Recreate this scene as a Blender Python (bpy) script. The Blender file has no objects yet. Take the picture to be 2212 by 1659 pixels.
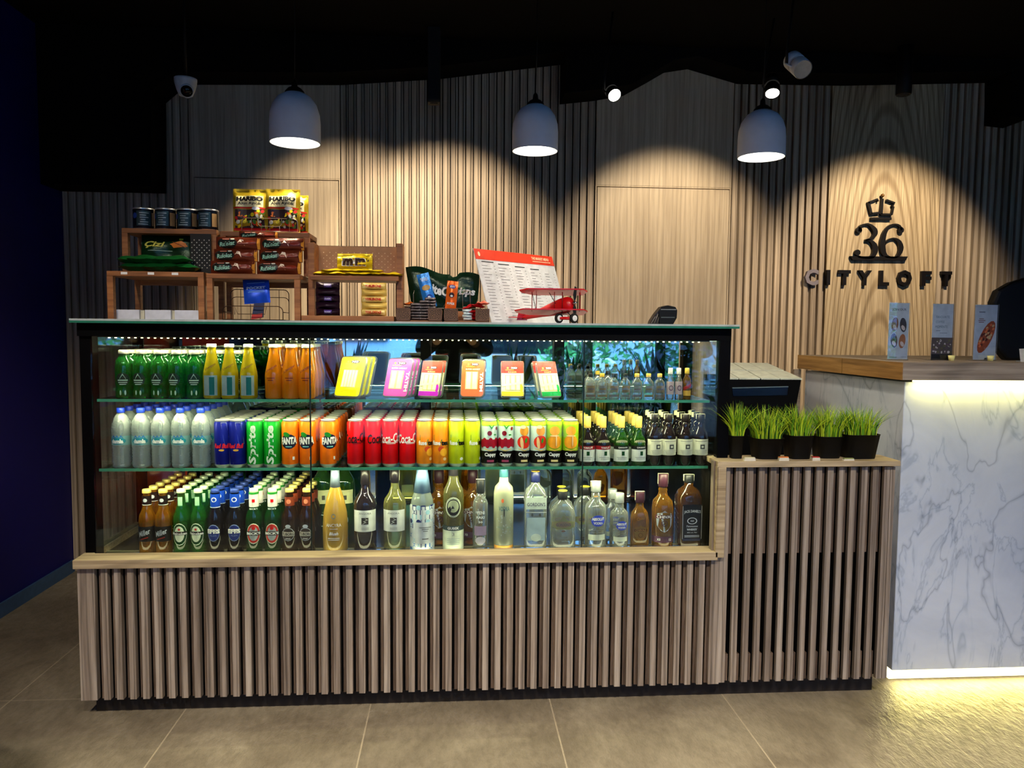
import bpy, bmesh, math, random
from mathutils import Vector, Matrix, noise
random.seed(7)
SC = bpy.context.scene
COL = SC.collection
PI = math.pi
R = math.radians

# ------------------------------------------------------------------ camera
CAM = Vector((0.0, -2.8, 1.415))
FPX, CX, CY = 1660.0, 1106.0, 829.5            # focal length and centre for the 2212 x 1659 frame
def cam_axes(yaw=4.3, pitch=4.0, roll=0.5):
    y, p, r = R(yaw), R(pitch), R(roll)
    f = Vector((math.sin(y)*math.cos(p), math.cos(y)*math.cos(p), -math.sin(p)))
    rt = Vector((math.cos(y), -math.sin(y), 0)); up = rt.cross(f)
    return rt*math.cos(r)+up*math.sin(r), up*math.cos(r)-rt*math.sin(r), f
AX, AY, AF = cam_axes()
cd = bpy.data.cameras.new('camera'); cam = bpy.data.objects.new('camera', cd); COL.objects.link(cam)
cd.sensor_width = 36; cd.lens = 36*FPX/2212; cd.clip_start = 0.01; cd.clip_end = 200
m = Matrix((AX, AY, -AF)).transposed().to_4x4(); m.translation = CAM; cam.matrix_world = m
SC.camera = cam
def at(px, py, Y):                              # the point of the plane y = Y seen at a pixel of the photograph
    d = AX*((px-CX)/FPX) - AY*((py-CY)/FPX) + AF
    return CAM + d*((Y-CAM.y)/d.y)
def atx(px, py, Y): return at(px, py, Y).x
def atz(px, py, Y): return at(px, py, Y).z

# ------------------------------------------------------------------ view, world, daylight
SC.view_settings.view_transform = 'Standard'; SC.view_settings.look = 'None'
SC.view_settings.exposure = 0.0; SC.view_settings.gamma = 1.0; SC.view_settings.use_curve_mapping = False
W = bpy.data.worlds.new('sky'); SC.world = W; W.use_nodes = True
WN = W.node_tree; WN.nodes.clear()
wo = WN.nodes.new('ShaderNodeOutputWorld'); bg = WN.nodes.new('ShaderNodeBackground')
bg.inputs[0].default_value = (0.46, 0.68, 1.0, 1); bg.inputs[1].default_value = 9.5
WN.links.new(bg.outputs[0], wo.inputs[0])
c = SC.cycles
c.max_bounces = 7; c.diffuse_bounces = 3; c.glossy_bounces = 5; c.transmission_bounces = 4; c.transparent_max_bounces = 28
c.caustics_reflective = False; c.caustics_refractive = False; c.sample_clamp_indirect = 4; c.sample_clamp_direct = 0
c.use_denoising = True; c.use_adaptive_sampling = True; c.adaptive_threshold = 0.02
def light(name, kind, loc, target=None, power=10, color=(1, 1, 1), size=(.1, .1), spot=60, blend=.3, rad=.03, rot=None, portal=False):
    d = bpy.data.lights.new(name, kind); o = bpy.data.objects.new(name, d); COL.objects.link(o)
    o.location = loc; d.color = color; d.energy = power
    if kind == 'AREA':
        d.shape = 'RECTANGLE'; d.size, d.size_y = size
        if portal: d.cycles.is_portal = True
    if kind == 'SPOT': d.spot_size = R(spot); d.spot_blend = blend; d.shadow_soft_size = rad
    if kind == 'POINT': d.shadow_soft_size = rad
    if target is not None: o.rotation_euler = (Vector(target)-Vector(loc)).to_track_quat('-Z', 'Y').to_euler()
    if rot: o.rotation_euler = rot
    return o
FRONT = -5.2                                     # inner face of the shop window wall behind the camera
light('window_portal', 'AREA', (1.7, FRONT-.02, 1.45), (1.7, 0, 1.45), 1, size=(6.6, 2.5), portal=True)
WARM = (1.0, .82, .58); NEUT = (1.0, .88, .72); LEDC = (1.0, .93, .55)
# wall washers on the ceiling behind the counter: four scallops on the slatted wall
for sx, p in ((-.60, 115), (-.08, 190), (1.27, 145), (2.57, 185)):
    light('wall_washer_light', 'SPOT', (sx, .55, 2.82), (sx, 1.75, 1.62), p, WARM, spot=62, blend=.55, rad=.03)
# downlights above the customer side of the counter
for sx, p, tx in ((-1.5, 90, -1.3), (-.5, 130, -.5), (.6, 130, .5), (1.6, 150, 1.4)):
    light('downlight_spot', 'SPOT', (sx, -2.3, 2.86), (tx, -.15, .25), p, NEUT, spot=66, blend=.55, rad=.06)
for sx, pw in ((-1.6, 330), (.2, 480), (1.9, 400)):
    light('floor_downlight', 'SPOT', (sx, -2.0, 2.9), (sx, -1.75, 0), pw, NEUT, spot=78, blend=.7, rad=.06)

# ------------------------------------------------------------------ materials
MATS = {}
def srgb(r, g, b):
    f = lambda v: ((v/255+.055)/1.055)**2.4 if v > 10 else v/255/12.92
    return (f(r), f(g), f(b), 1)
def newmat(name):
    m = bpy.data.materials.new(name); m.use_nodes = True; m.node_tree.nodes.clear()
    o = m.node_tree.nodes.new('ShaderNodeOutputMaterial'); return m, m.node_tree, o
def N(t, kind, **kw):
    n = t.nodes.new(kind)
    for k, v in kw.items():
        if k.startswith('i'): n.inputs[int(k[1:])].default_value = v
        else: setattr(n, k, v)
    return n
def ramp(t, fac, stops):
    r = t.nodes.new('ShaderNodeValToRGB'); e = r.color_ramp.elements
    while len(e) < len(stops): e.new(.5)
    for k, (p, col) in enumerate(stops): e[k].position = p; e[k].color = col
    t.links.new(fac, r.inputs[0]); return r.outputs[0]
def tex(t, scale, kind='Noise', detail=3, dist=0, coord='Object', rot=(0, 0, 0), rough=.5):
    tc = t.nodes.new('ShaderNodeTexCoord'); mp = t.nodes.new('ShaderNodeMapping')
    mp.inputs['Scale'].default_value = scale; mp.inputs['Rotation'].default_value = rot
    t.links.new(tc.outputs[coord], mp.inputs[0])
    if kind == 'Noise':
        n = t.nodes.new('ShaderNodeTexNoise'); n.inputs['Scale'].default_value = 1; n.inputs['Detail'].default_value = detail
        n.inputs['Distortion'].default_value = dist; n.inputs['Roughness'].default_value = rough
    elif kind == 'Voronoi':
        n = t.nodes.new('ShaderNodeTexVoronoi'); n.inputs['Scale'].default_value = 1
    elif kind == 'Wave':
        n = t.nodes.new('ShaderNodeTexWave'); n.inputs['Scale'].default_value = 1; n.inputs['Distortion'].default_value = dist
        n.inputs['Detail'].default_value = detail
    t.links.new(mp.outputs[0], n.inputs['Vector']); return n.outputs[0]
def principled(t, o, rough=.5, metal=0, spec=.5, coat=0):
    p = t.nodes.new('ShaderNodeBsdfPrincipled'); p.inputs['Roughness'].default_value = rough; p.inputs['Metallic'].default_value = metal
    p.inputs['Specular IOR Level'].default_value = spec; p.inputs['Coat Weight'].default_value = coat
    t.links.new(p.outputs[0], o.inputs[0]); return p
def bump(t, p, h, strength=.2, dist=.01):
    b = t.nodes.new('ShaderNodeBump'); b.inputs['Strength'].default_value = strength; b.inputs['Distance'].default_value = dist
    t.links.new(h, b.inputs['Height']); t.links.new(b.outputs[0], p.inputs['Normal'])
def plain(name, col, rough=.5, metal=0, spec=.28, var=.12, scale=30, coat=0, bmp=0):
    if name in MATS: return MATS[name]
    m, t, o = newmat(name); p = principled(t, o, rough, metal, spec, coat)
    n = tex(t, (scale,)*3, detail=2)
    a = tuple(v*(1-var) for v in col[:3])+(1,); b = tuple(min(1, v*(1+var)) for v in col[:3])+(1,)
    t.links.new(ramp(t, n, [(.3, a), (.7, b)]), p.inputs['Base Color'])
    if bmp: bump(t, p, tex(t, (scale*3,)*3, detail=3), bmp, .003)
    MATS[name] = m; return m
def emit(name, col, s):
    if name in MATS: return MATS[name]
    m, t, o = newmat(name); e = t.nodes.new('ShaderNodeEmission'); e.inputs[0].default_value = col; e.inputs[1].default_value = s
    t.links.new(e.outputs[0], o.inputs[0]); MATS[name] = m
    m.cycles.emission_sampling = 'NONE' if s < 3 else 'AUTO'
    return m
def wood(name, cols, grain=(70, 70, 2.2), figure=(9, 9, .5), rough=.55, vertical=True, slat=0, bmp=.25, lines=.55):
    """streaky oak: long noise streaks, a slow cathedral figure, a tone per slat"""
    if name in MATS: return MATS[name]
    m, t, o = newmat(name); p = principled(t, o, rough, 0, .35)
    if not vertical:
        grain = (grain[2], grain[1], grain[0]); figure = (figure[2], figure[1], figure[0])
    a = tex(t, grain, detail=4, rough=.65); b = tex(t, figure, 'Noise', 2)
    mx = N(t, 'ShaderNodeMix', data_type='FLOAT'); mx.inputs[0].default_value = .38
    t.links.new(a, mx.inputs[2]); t.links.new(b, mx.inputs[3])
    fac = mx.outputs[0]
    if slat:
        s = tex(t, (slat, slat, .01), detail=0)
        m2 = N(t, 'ShaderNodeMix', data_type='FLOAT'); m2.inputs[0].default_value = .35
        t.links.new(fac, m2.inputs[2]); t.links.new(s, m2.inputs[3]); fac = m2.outputs[0]
    base = ramp(t, fac, [(.34, cols[0]), (.5, cols[1]), (.66, cols[2])])
    w = tex(t, tuple(v*1.6 for v in figure), 'Wave', 3, dist=7)
    lr = ramp(t, w, [(.0, (lines, lines, lines, 1)), (.32, (1, 1, 1, 1))])
    mm = N(t, 'ShaderNodeMix', data_type='RGBA', blend_type='MULTIPLY'); mm.inputs[0].default_value = 1
    t.links.new(base, mm.inputs[6]); t.links.new(lr, mm.inputs[7]); t.links.new(mm.outputs[2], p.inputs['Base Color'])
    bump(t, p, a, bmp, .002)
    MATS[name] = m; return m
def glassy(name, tint, body, opaque=.35, rough=.03, translucent=.6, gloss=1.0, ripple=0):
    """coloured container wall: part of the light passes tinted, part scatters in the drink, the rest mirrors by fresnel"""
    if name in MATS: return MATS[name]
    m, t, o = newmat(name)
    tr = N(t, 'ShaderNodeBsdfTransparent'); tr.inputs[0].default_value = tint
    df = N(t, 'ShaderNodeBsdfDiffuse'); df.inputs[0].default_value = body
    tl = N(t, 'ShaderNodeBsdfTranslucent'); tl.inputs[0].default_value = body
    gl = N(t, 'ShaderNodeBsdfGlossy'); gl.inputs['Roughness'].default_value = rough; gl.inputs[0].default_value = (1, 1, 1, 1)
    fr = N(t, 'ShaderNodeFresnel'); fr.inputs[0].default_value = 1.5
    lw = N(t, 'ShaderNodeLayerWeight'); lw.inputs[0].default_value = .35
    a = N(t, 'ShaderNodeMixShader'); a.inputs[0].default_value = translucent
    t.links.new(df.outputs[0], a.inputs[1]); t.links.new(tl.outputs[0], a.inputs[2])
    ma = N(t, 'ShaderNodeMath', operation='MULTIPLY_ADD', use_clamp=True); ma.inputs[1].default_value = .5; ma.inputs[2].default_value = opaque
    t.links.new(lw.outputs['Facing'], ma.inputs[0])
    b = N(t, 'ShaderNodeMixShader'); t.links.new(ma.outputs[0], b.inputs[0])
    t.links.new(tr.outputs[0], b.inputs[1]); t.links.new(a.outputs[0], b.inputs[2])
    g = N(t, 'ShaderNodeMixShader')
    fm = N(t, 'ShaderNodeMath', operation='MULTIPLY'); fm.inputs[1].default_value = gloss
    t.links.new(fr.outputs[0], fm.inputs[0]); t.links.new(fm.outputs[0], g.inputs[0])
    t.links.new(b.outputs[0], g.inputs[1]); t.links.new(gl.outputs[0], g.inputs[2]); t.links.new(g.outputs[0], o.inputs[0])
    if ripple:
        bu = N(t, 'ShaderNodeBump'); bu.inputs['Strength'].default_value = ripple; bu.inputs['Distance'].default_value = .004
        h = tex(t, (60, 60, 130), detail=2, dist=1); t.links.new(h, bu.inputs['Height'])
        for q in (df, tl, gl, fr): t.links.new(bu.outputs[0], q.inputs['Normal'])
    MATS[name] = m; return m
def pane(name, tint=(.95, .985, .97, 1), refl=1.0):
    if name in MATS: return MATS[name]
    m, t, o = newmat(name)
    tr = N(t, 'ShaderNodeBsdfTransparent'); tr.inputs[0].default_value = tint
    gl = N(t, 'ShaderNodeBsdfGlossy'); gl.inputs['Roughness'].default_value = 0; gl.inputs[0].default_value = (.95, 1, 1, 1)
    fr = N(t, 'ShaderNodeFresnel'); fr.inputs[0].default_value = 1.5
    fm = N(t, 'ShaderNodeMath', operation='MULTIPLY'); fm.inputs[1].default_value = refl
    g = N(t, 'ShaderNodeMixShader'); t.links.new(fr.outputs[0], fm.inputs[0]); t.links.new(fm.outputs[0], g.inputs[0])
    t.links.new(tr.outputs[0], g.inputs[1]); t.links.new(gl.outputs[0], g.inputs[2]); t.links.new(g.outputs[0], o.inputs[0])
    MATS[name] = m; return m
def P(name, r, g, b, rough=.45, metal=0, **k): return plain(name, srgb(r, g, b), rough, metal, **k)
def BLACK(): return P('black_matte', 3, 3, 4, .6, spec=.25)

# ------------------------------------------------------------------ mesh builder
class MB:
    def __init__(s): s.v = []; s.f = []; s.mi = []; s.mats = []; s.sm = []
    def m(s, mat):
        if mat not in s.mats: s.mats.append(mat)
        return s.mats.index(mat)
    def add(s, vs, fs, mat, smooth=False, M=None):
        o = len(s.v); k = s.m(mat)
        for v in vs: s.v.append(tuple(M @ Vector(v)) if M is not None else tuple(v))
        for f in fs: s.f.append(tuple(i+o for i in f)); s.mi.append(k); s.sm.append(smooth)
        return s
    def box(s, x0, x1, y0, y1, z0, z1, mat, M=None):
        vs = [(x, y, z) for z in (z0, z1) for y in (y0, y1) for x in (x0, x1)]
        return s.add(vs, [(0, 2, 3, 1), (4, 5, 7, 6), (0, 1, 5, 4), (2, 6, 7, 3), (0, 4, 6, 2), (1, 3, 7, 5)], mat, M=M)
    def lathe(s, prof, mat, seg=20, M=None, sx=1, sy=1, sq=None, mats=None, smooth=True, cap=True):
        """prof: (r, z) from bottom to top. sq(z) -> superellipse exponent 2 (round) .. 8 (square)"""
        n = len(prof); vs = []
        for r, z in prof:
            e = sq(z) if sq else 2
            for k in range(seg):
                a = 2*PI*k/seg; ca, sa = math.cos(a), math.sin(a)
                if e > 2.01:
                    q = (abs(ca)**e+abs(sa)**e)**(-1/e)
                    w = min(1, (e-2)/4); ax = sx*w+1*(1-w); ay = sy*w+1*(1-w)
                else: q = 1; ax, ay = (sx, sy) if not sq else (1, 1)
                vs.append((r*ca*q*ax, r*sa*q*ay, z))
        for j in range(n-1):
            fs = [(j*seg+k, j*seg+(k+1) % seg, (j+1)*seg+(k+1) % seg, (j+1)*seg+k) for k in range(seg)]
            mm = mats[j] if mats else mat
            if j == 0: base = len(s.v); s.add(vs, fs, mm, smooth, M)
            else:
                kk = s.m(mm)
                for f in fs: s.f.append(tuple(i+base for i in f)); s.mi.append(kk); s.sm.append(smooth)
        if cap:
            if prof[0][0] > 1e-5: s.f.append(tuple(base+k for k in reversed(range(seg)))); s.mi.append(s.m(mats[0] if mats else mat)); s.sm.append(False)
            if prof[-1][0] > 1e-5: s.f.append(tuple(base+(n-1)*seg+k for k in range(seg))); s.mi.append(s.m(mats[-1] if mats else mat)); s.sm.append(False)
        return s
    def tube(s, pts, r, mat, seg=6, closed=False, M=None):
        pts = [Vector(p) for p in pts]; n = len(pts); vs = []; rr = r if isinstance(r, (list, tuple)) else [r]*n
        up = Vector((0, 0, 1)); prev = None
        for i, p in enumerate(pts):
            if closed: d = pts[(i+1) % n]-pts[i-1]
            else: d = pts[min(i+1, n-1)]-pts[max(i-1, 0)]
            d.normalize()
            if prev is None: u = d.cross(up); u = u if u.length > .05 else d.cross(Vector((0, 1, 0)))
            else: u = prev-d*prev.dot(d)
            u.normalize(); prev = u; w = d.cross(u)
            for k in range(seg):
                a = 2*PI*k/seg; vs.append(p+u*math.cos(a)*rr[i]+w*math.sin(a)*rr[i])
        fs = []
        for i in range(n if closed else n-1):
            j = (i+1) % n
            fs += [(i*seg+k, i*seg+(k+1) % seg, j*seg+(k+1) % seg, j*seg+k) for k in range(seg)]
        if not closed: fs += [tuple(reversed(range(seg))), tuple((n-1)*seg+k for k in range(seg))]
        return s.add(vs, fs, mat, True, M)
    def prism(s, poly, y0, y1, mat, M=None, axis='y', smooth=False):
        """poly in (x, z) extruded along y (axis y), or (x, y) extruded along z (axis z)"""
        n = len(poly)
        if axis == 'y': vs = [(a, y0, b) for a, b in poly]+[(a, y1, b) for a, b in poly]
        elif axis == 'z': vs = [(a, b, y0) for a, b in poly]+[(a, b, y1) for a, b in poly]
        else: vs = [(y0, a, b) for a, b in poly]+[(y1, a, b) for a, b in poly]
        fs = [tuple(range(n)), tuple(reversed(range(n, 2*n)))]+[(i, i+n, (i+1) % n+n, (i+1) % n) for i in range(n)]
        return s.add(vs, fs, mat, smooth, M)
    def grid(s, fn, nu, nv, mat, smooth=True, M=None, wrap=False):
        vs = [fn(i/nu, j/nv) for j in range(nv+1) for i in range(nu+1)]
        fs = [(j*(nu+1)+i, j*(nu+1)+i+1, (j+1)*(nu+1)+i+1, (j+1)*(nu+1)+i) for j in range(nv) for i in range(nu)]
        return s.add(vs, fs, mat, smooth, M)
    def sphere(s, c, r, mat, seg=14, rings=8, sc=(1, 1, 1), M=None):
        vs = []; 
        for j in range(rings+1):
            th = PI*j/rings
            for k in range(seg):
                a = 2*PI*k/seg
                vs.append((c[0]+r*sc[0]*math.sin(th)*math.cos(a), c[1]+r*sc[1]*math.sin(th)*math.sin(a), c[2]-r*sc[2]*math.cos(th)))
        fs = [(j*seg+k, j*seg+(k+1) % seg, (j+1)*seg+(k+1) % seg, (j+1)*seg+k) for j in range(rings) for k in range(seg)]
        return s.add(vs, fs, mat, True, M)
    def mesh(s, name):
        me = bpy.data.meshes.new(name); me.from_pydata(s.v, [], s.f)
        for mt in s.mats: me.materials.append(mt)
        me.polygons.foreach_set('material_index', s.mi); me.polygons.foreach_set('use_smooth', s.sm)
        me.update(); return me
    def build(s, name, parent=None, loc=(0, 0, 0), fix=True, bevel=0):
        me = s.mesh(name)
        if fix or bevel:
            b = bmesh.new(); b.from_mesh(me)
            if bevel:
                bmesh.ops.remove_doubles(b, verts=b.verts, dist=1e-5)
            if fix: bmesh.ops.recalc_face_normals(b, faces=b.faces)
            b.to_mesh(me); b.free()
        o = bpy.data.objects.new(name, me); COL.objects.link(o); o.location = loc; o.parent = parent
        if bevel:
            md = o.modifiers.new('edge', 'BEVEL'); md.width = bevel; md.segments = 2; md.limit_method = 'ANGLE'; md.angle_limit = R(40)
        return o
def tag(o, label=None, cat=None, group=None, kind=None):
    if label: o['label'] = label
    if cat: o['category'] = cat
    if group: o['group'] = group
    if kind: o['kind'] = kind
    return o
def thing(name, label, cat, loc=(0, 0, 0), rz=0, group=None):
    o = bpy.data.objects.new(name, None); COL.objects.link(o); o.location = loc; o.rotation_euler = (0, 0, rz); o.empty_display_size = .05
    return tag(o, label, cat, group)
def struct(o): o['kind'] = 'structure'; return o
def copy_tree(o, parent=None):
    c = o.copy(); COL.objects.link(c); c.parent = parent
    for ch in KIDS.get(o.name, None) or [x for x in o.children]: copy_tree(ch, c)
    return c
KIDS = {}
class Proto:
    """first placing uses the built thing itself, later ones copy it with its parts"""
    def __init__(s, root): s.r = root; s.used = False; s.kids = [(k, list(k.children)) for k in root.children]
    def put(s, loc, rz=0, label=None, group=None, rx=0, scale=None):
        if not s.used: s.used = True; o = s.r
        else:
            o = s.r.copy(); COL.objects.link(o)
            for k, sub in s.kids:
                c = k.copy(); COL.objects.link(c); c.parent = o
                for g in sub: d = g.copy(); COL.objects.link(d); d.parent = c
        o.location = loc; o.rotation_euler = (rx, 0, rz)
        if scale: o.scale = scale
        if label: o['label'] = label
        if group: o['group'] = group
        return o
ORD = ['first', 'second', 'third', 'fourth', 'fifth', 'sixth', 'seventh', 'eighth', 'ninth', 'tenth']

# ------------------------------------------------------------------ lettering
_TX = {}
def glyphs(s, bold=0.0, shear=0.0, space=1.0):
    key = (s, bold, shear, space)
    if key in _TX: return _TX[key]
    cu = bpy.data.curves.new('lettering', 'FONT'); cu.body = s; cu.offset = bold; cu.shear = shear; cu.resolution_u = 2; cu.space_character = space
    ob = bpy.data.objects.new('lettering', cu); me = bpy.data.meshes.new_from_object(ob)
    vs = [v.co.copy() for v in me.vertices]; fs = [tuple(p.vertices) for p in me.polygons]
    bpy.data.objects.remove(ob); bpy.data.meshes.remove(me); bpy.data.curves.remove(cu)
    x0 = min(v.x for v in vs); x1 = max(v.x for v in vs); y0 = min(v.y for v in vs); y1 = max(v.y for v in vs)
    w = max(x1-x0, 1e-6); h = max(y1-y0, 1e-6)
    _TX[key] = ([((v.x-x0)/w-.5, (v.y-y0)/h-.5) for v in vs], fs, w/h)
    return _TX[key]
def text(mb, s, mat, fn, u, v, w, h, bold=.02, shear=0, rot=0, arc=0, space=1.0):
    """lettering fitted to a w x h box centred on (u, v) of the surface fn(u, v) -> point"""
    vs, fs, _ = glyphs(s, bold, shear, space); cr, sr = math.cos(rot), math.sin(rot); pts = []
    for a, b in vs:
        x, y = a*w, b*h
        if arc: y += arc*(.25-a*a)*h
        pts.append(fn(u+x*cr-y*sr, v+x*sr+y*cr))
    mb.add(pts, fs, mat)
def round_at(r, off=.0006):
    q = r+off
    return lambda u, v: (q*math.sin(u/r), -q*math.cos(u/r), v)
def flat_at(y, off=.0006): return lambda u, v: (u, y-off, v)
def patch(mb, fn, u, v, w, h, mat, shape='rect', n=10, rot=0, pts=None):
    """a printed shape on a surface"""
    cr, sr = math.cos(rot), math.sin(rot)
    if shape == 'rect':
        nu = max(1, n)
        mb.grid(lambda a, b: fn(u+(a-.5)*w*cr-(b-.5)*h*sr, v+(a-.5)*w*sr+(b-.5)*h*cr), nu, 2, mat, False)
    elif shape == 'ell':
        nv = 8; rows = []
        for j in range(nv+1):
            t = -1+2*j/nv; ww = math.sqrt(max(0, 1-t*t))
            rows.append((ww, t))
        def f(a, b):
            t = -math.cos(b*PI); ww = math.sin(b*PI); x = (a-.5)*w*ww; y = t*h/2
            return fn(u+x*cr-y*sr, v+x*sr+y*cr)
        mb.grid(f, 6, nv, mat, False)
    elif shape == 'poly':
        mb.add([fn(u+a*w*cr-b*h*sr, v+a*w*sr+b*h*cr) for a, b in pts], [tuple(range(len(pts)))], mat)
def ring(mb, fn, u, v, w, h, t, mat, n=24):
    def f(a, b):
        ang = a*2*PI; q = 1-b*t; return fn(u+w/2*q*math.cos(ang), v+h/2*q*math.sin(ang))
    mb.grid(f, n, 1, mat, False)
# ------------------------------------------------------------------ room shell
WALLW = wood('wall_oak', [srgb(122, 106, 88), srgb(160, 142, 120), srgb(190, 172, 148)], slat=26, lines=.7)
def cathedral(m, cx, cz, sx, sz, dark=.62):
    t = m.node_tree; p = next(n for n in t.nodes if n.type == 'BSDF_PRINCIPLED'); src = p.inputs['Base Color'].links[0].from_socket
    tc = N(t, 'ShaderNodeTexCoord'); mp = N(t, 'ShaderNodeMapping'); mp.inputs['Location'].default_value = (-cx*sx, 0, -cz*sz); mp.inputs['Scale'].default_value = (sx, 0, sz)
    t.links.new(tc.outputs['Object'], mp.inputs[0]); w = N(t, 'ShaderNodeTexWave', wave_type='RINGS', rings_direction='Y'); w.inputs['Scale'].default_value = 1; w.inputs['Distortion'].default_value = 1.6; w.inputs['Detail'].default_value = 2
    w.inputs['Detail Scale'].default_value = .6; t.links.new(mp.outputs[0], w.inputs[0]); r = ramp(t, w.outputs[0], [(0, (dark, dark*.93, dark*.84, 1)), (.45, (1, 1, 1, 1))])
    x = N(t, 'ShaderNodeMix', data_type='RGBA', blend_type='MULTIPLY'); x.inputs[0].default_value = 1; t.links.new(src, x.inputs[6]); t.links.new(r, x.inputs[7]); t.links.new(x.outputs[2], p.inputs['Base Color'])
PANELW = wood('panel_oak', [srgb(156, 138, 114), srgb(178, 160, 134), srgb(198, 180, 154)], grain=(110, 110, 3), figure=(6, 6, .4), lines=.85, bmp=.1)
LOGOW = wood('logo_panel_oak', [srgb(146, 126, 96), srgb(182, 160, 126), srgb(208, 186, 150)], grain=(60, 60, 1.5), figure=(20, 20, .8), lines=.5, bmp=.15)
cathedral(LOGOW, 2.6, -1.2, 16, 1.5)
CASEW = wood('counter_oak', [srgb(92, 80, 70), srgb(146, 131, 116), srgb(186, 173, 157)], grain=(75, 75, 3), slat=30, lines=.6)
CASED = wood('counter_groove_oak', [srgb(62, 48, 38), srgb(96, 78, 64), srgb(124, 104, 86)], grain=(75, 75, 3), figure=(22, 22, 5), slat=30, lines=.5)
CASEH = wood('counter_rail_lit_oak', [srgb(140, 120, 90), srgb(178, 158, 124), srgb(204, 184, 148)], vertical=False, lines=.75)  # ledge oak made paler, the LED light on it put into the colour
CEIL = P('ceiling_black', 6, 6, 7, .9, spec=.1)
DARK = P('groove_dark', 9, 8, 8, .9, spec=.1)

def floor_mat():
    m, t, o = newmat('stone_tile'); p = principled(t, o, .42, 0, .45)
    tc = N(t, 'ShaderNodeTexCoord'); mp = N(t, 'ShaderNodeMapping')
    mp.inputs['Location'].default_value = (-.369+.68*20, -.15+1.36*10, 0); t.links.new(tc.outputs['Object'], mp.inputs[0])
    br = N(t, 'ShaderNodeTexBrick', offset=0); br.inputs['Scale'].default_value = 1
    br.inputs['Brick Width'].default_value = .68; br.inputs['Row Height'].default_value = 1.36; br.inputs['Mortar Size'].default_value = .0028
    br.inputs['Mortar Smooth'].default_value = .1
    br.inputs['Color1'].default_value = (1, 1, 1, 1); br.inputs['Color2'].default_value = (.86, .86, .86, 1); br.inputs['Mortar'].default_value = (0, 0, 0, 1)
    t.links.new(mp.outputs[0], br.inputs[0])
    a = tex(t, (3, 3, 3), detail=5, dist=.6, rough=.6); b = tex(t, (38, 16, 20), detail=4, rough=.7)
    base = ramp(t, a, [(.3, srgb(104, 94, 78)), (.52, srgb(126, 116, 98)), (.75, srgb(146, 136, 116))])
    fine = ramp(t, b, [(.3, (.72, .71, .69, 1)), (.6, (1, 1, 1, 1))])
    x = N(t, 'ShaderNodeMix', data_type='RGBA', blend_type='MULTIPLY'); x.inputs[0].default_value = 1
    t.links.new(base, x.inputs[6]); t.links.new(fine, x.inputs[7])
    y = N(t, 'ShaderNodeMix', data_type='RGBA', blend_type='MULTIPLY'); y.inputs[0].default_value = 1
    t.links.new(x.outputs[2], y.inputs[6]); t.links.new(br.outputs[0], y.inputs[7])
    z = N(t, 'ShaderNodeMix', data_type='RGBA'); z.inputs[7].default_value = srgb(150, 138, 116)
    t.links.new(br.outputs['Fac'], z.inputs[0]); t.links.new(y.outputs[2], z.inputs[6]); t.links.new(z.outputs[2], p.inputs['Base Color'])
    rr = ramp(t, b, [(.3, (.55, .55, .55, 1)), (.7, (.36, .36, .36, 1))]); t.links.new(rr, p.inputs['Roughness'])
    bump(t, p, b, .55, .012)
    return m
FLOORM = floor_mat()
XL, XR, YB, ZC = -2.2, 5.2, 1.75, 3.0
struct(MB().box(XL, XR, FRONT, YB+.1, -.05, 0, FLOORM).build('floor'))
struct(MB().box(XL-.1, XR+.1, FRONT-.1, YB+.2, ZC, ZC+.1, CEIL).build('ceiling'))
BLUE = P('navy_paint', 2, 4, 96, .5, var=.06)
struct(MB().box(XL-.12, XL, FRONT-.1, YB+.2, -.05, ZC, BLUE).build('wall_left'))
struct(MB().box(XL, XL+.012, FRONT, YB-.01, 0, .07, P('baseboard_blue', 54, 84, 120, .4)).build('baseboard_left'))
struct(MB().box(XR, XR+.12, FRONT-.1, YB+.2, -.05, ZC, P('plaster_grey', 70, 70, 72, .8)).build('wall_right'))

def slats(mb, x0, x1, z0, z1, y, mat, matb, pitch=.045, w=.026, dep=.030, w2=.010, dep2=.014, skip=None, mode=0, th=None):
    """slatted cladding facing -y: backing at y+dep, slats forward of it"""
    n = max(1, int(round((x1-x0)/pitch))); p = (x1-x0)/n
    for i in range(n):
        a = x0+i*p+((p-w-w2)/3, 0, 0)[mode]
        mb.box(a, a+w, y, y+(th or dep+.001), z0, z1, mat)
        b = (a+w+(p-w-w2)/3, x0+(i+1)*p-w2, x0+i*p+w+.0045)[mode]
        for (q0, q1) in (skip or [(z0, z1)]): mb.box(b, b+w2, y+dep-dep2, y+dep+.001, q0, q1, matb)
mb = MB()
mb.box(XL, XR, YB+.03, YB+.15, 0, ZC, DARK)
for a, b in ((XL, -1.49), (-.655, .822), (1.648, 2.247), (2.952, XR)): slats(mb, a, b, 0, ZC, YB, WALLW, WALLW)
mb.box(2.25, 2.95, YB, YB+.031, 0, ZC, LOGOW)
for a, b in ((-1.487, -.658), (.826, 1.645)): mb.box(a, b, YB, YB+.031, 2.275, ZC, PANELW)
struct(mb.build('wall_back'))
for k, (a, b) in enumerate(((-1.487, -.658), (.826, 1.645))):
    d = struct(MB().box(a+.012, b-.012, YB, YB+.031, .012, 2.262, PANELW).build('door_%d' % (k+1)))
    f = MB()
    f.box(a, a+.008, YB+.002, YB+.031, 0, 2.275, PANELW); f.box(b-.008, b, YB+.002, YB+.031, 0, 2.275, PANELW); f.box(a+.008, b-.008, YB+.002, YB+.031, 2.267, 2.275, PANELW)
    struct(f.build('trim_%d' % (k+1)))
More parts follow.
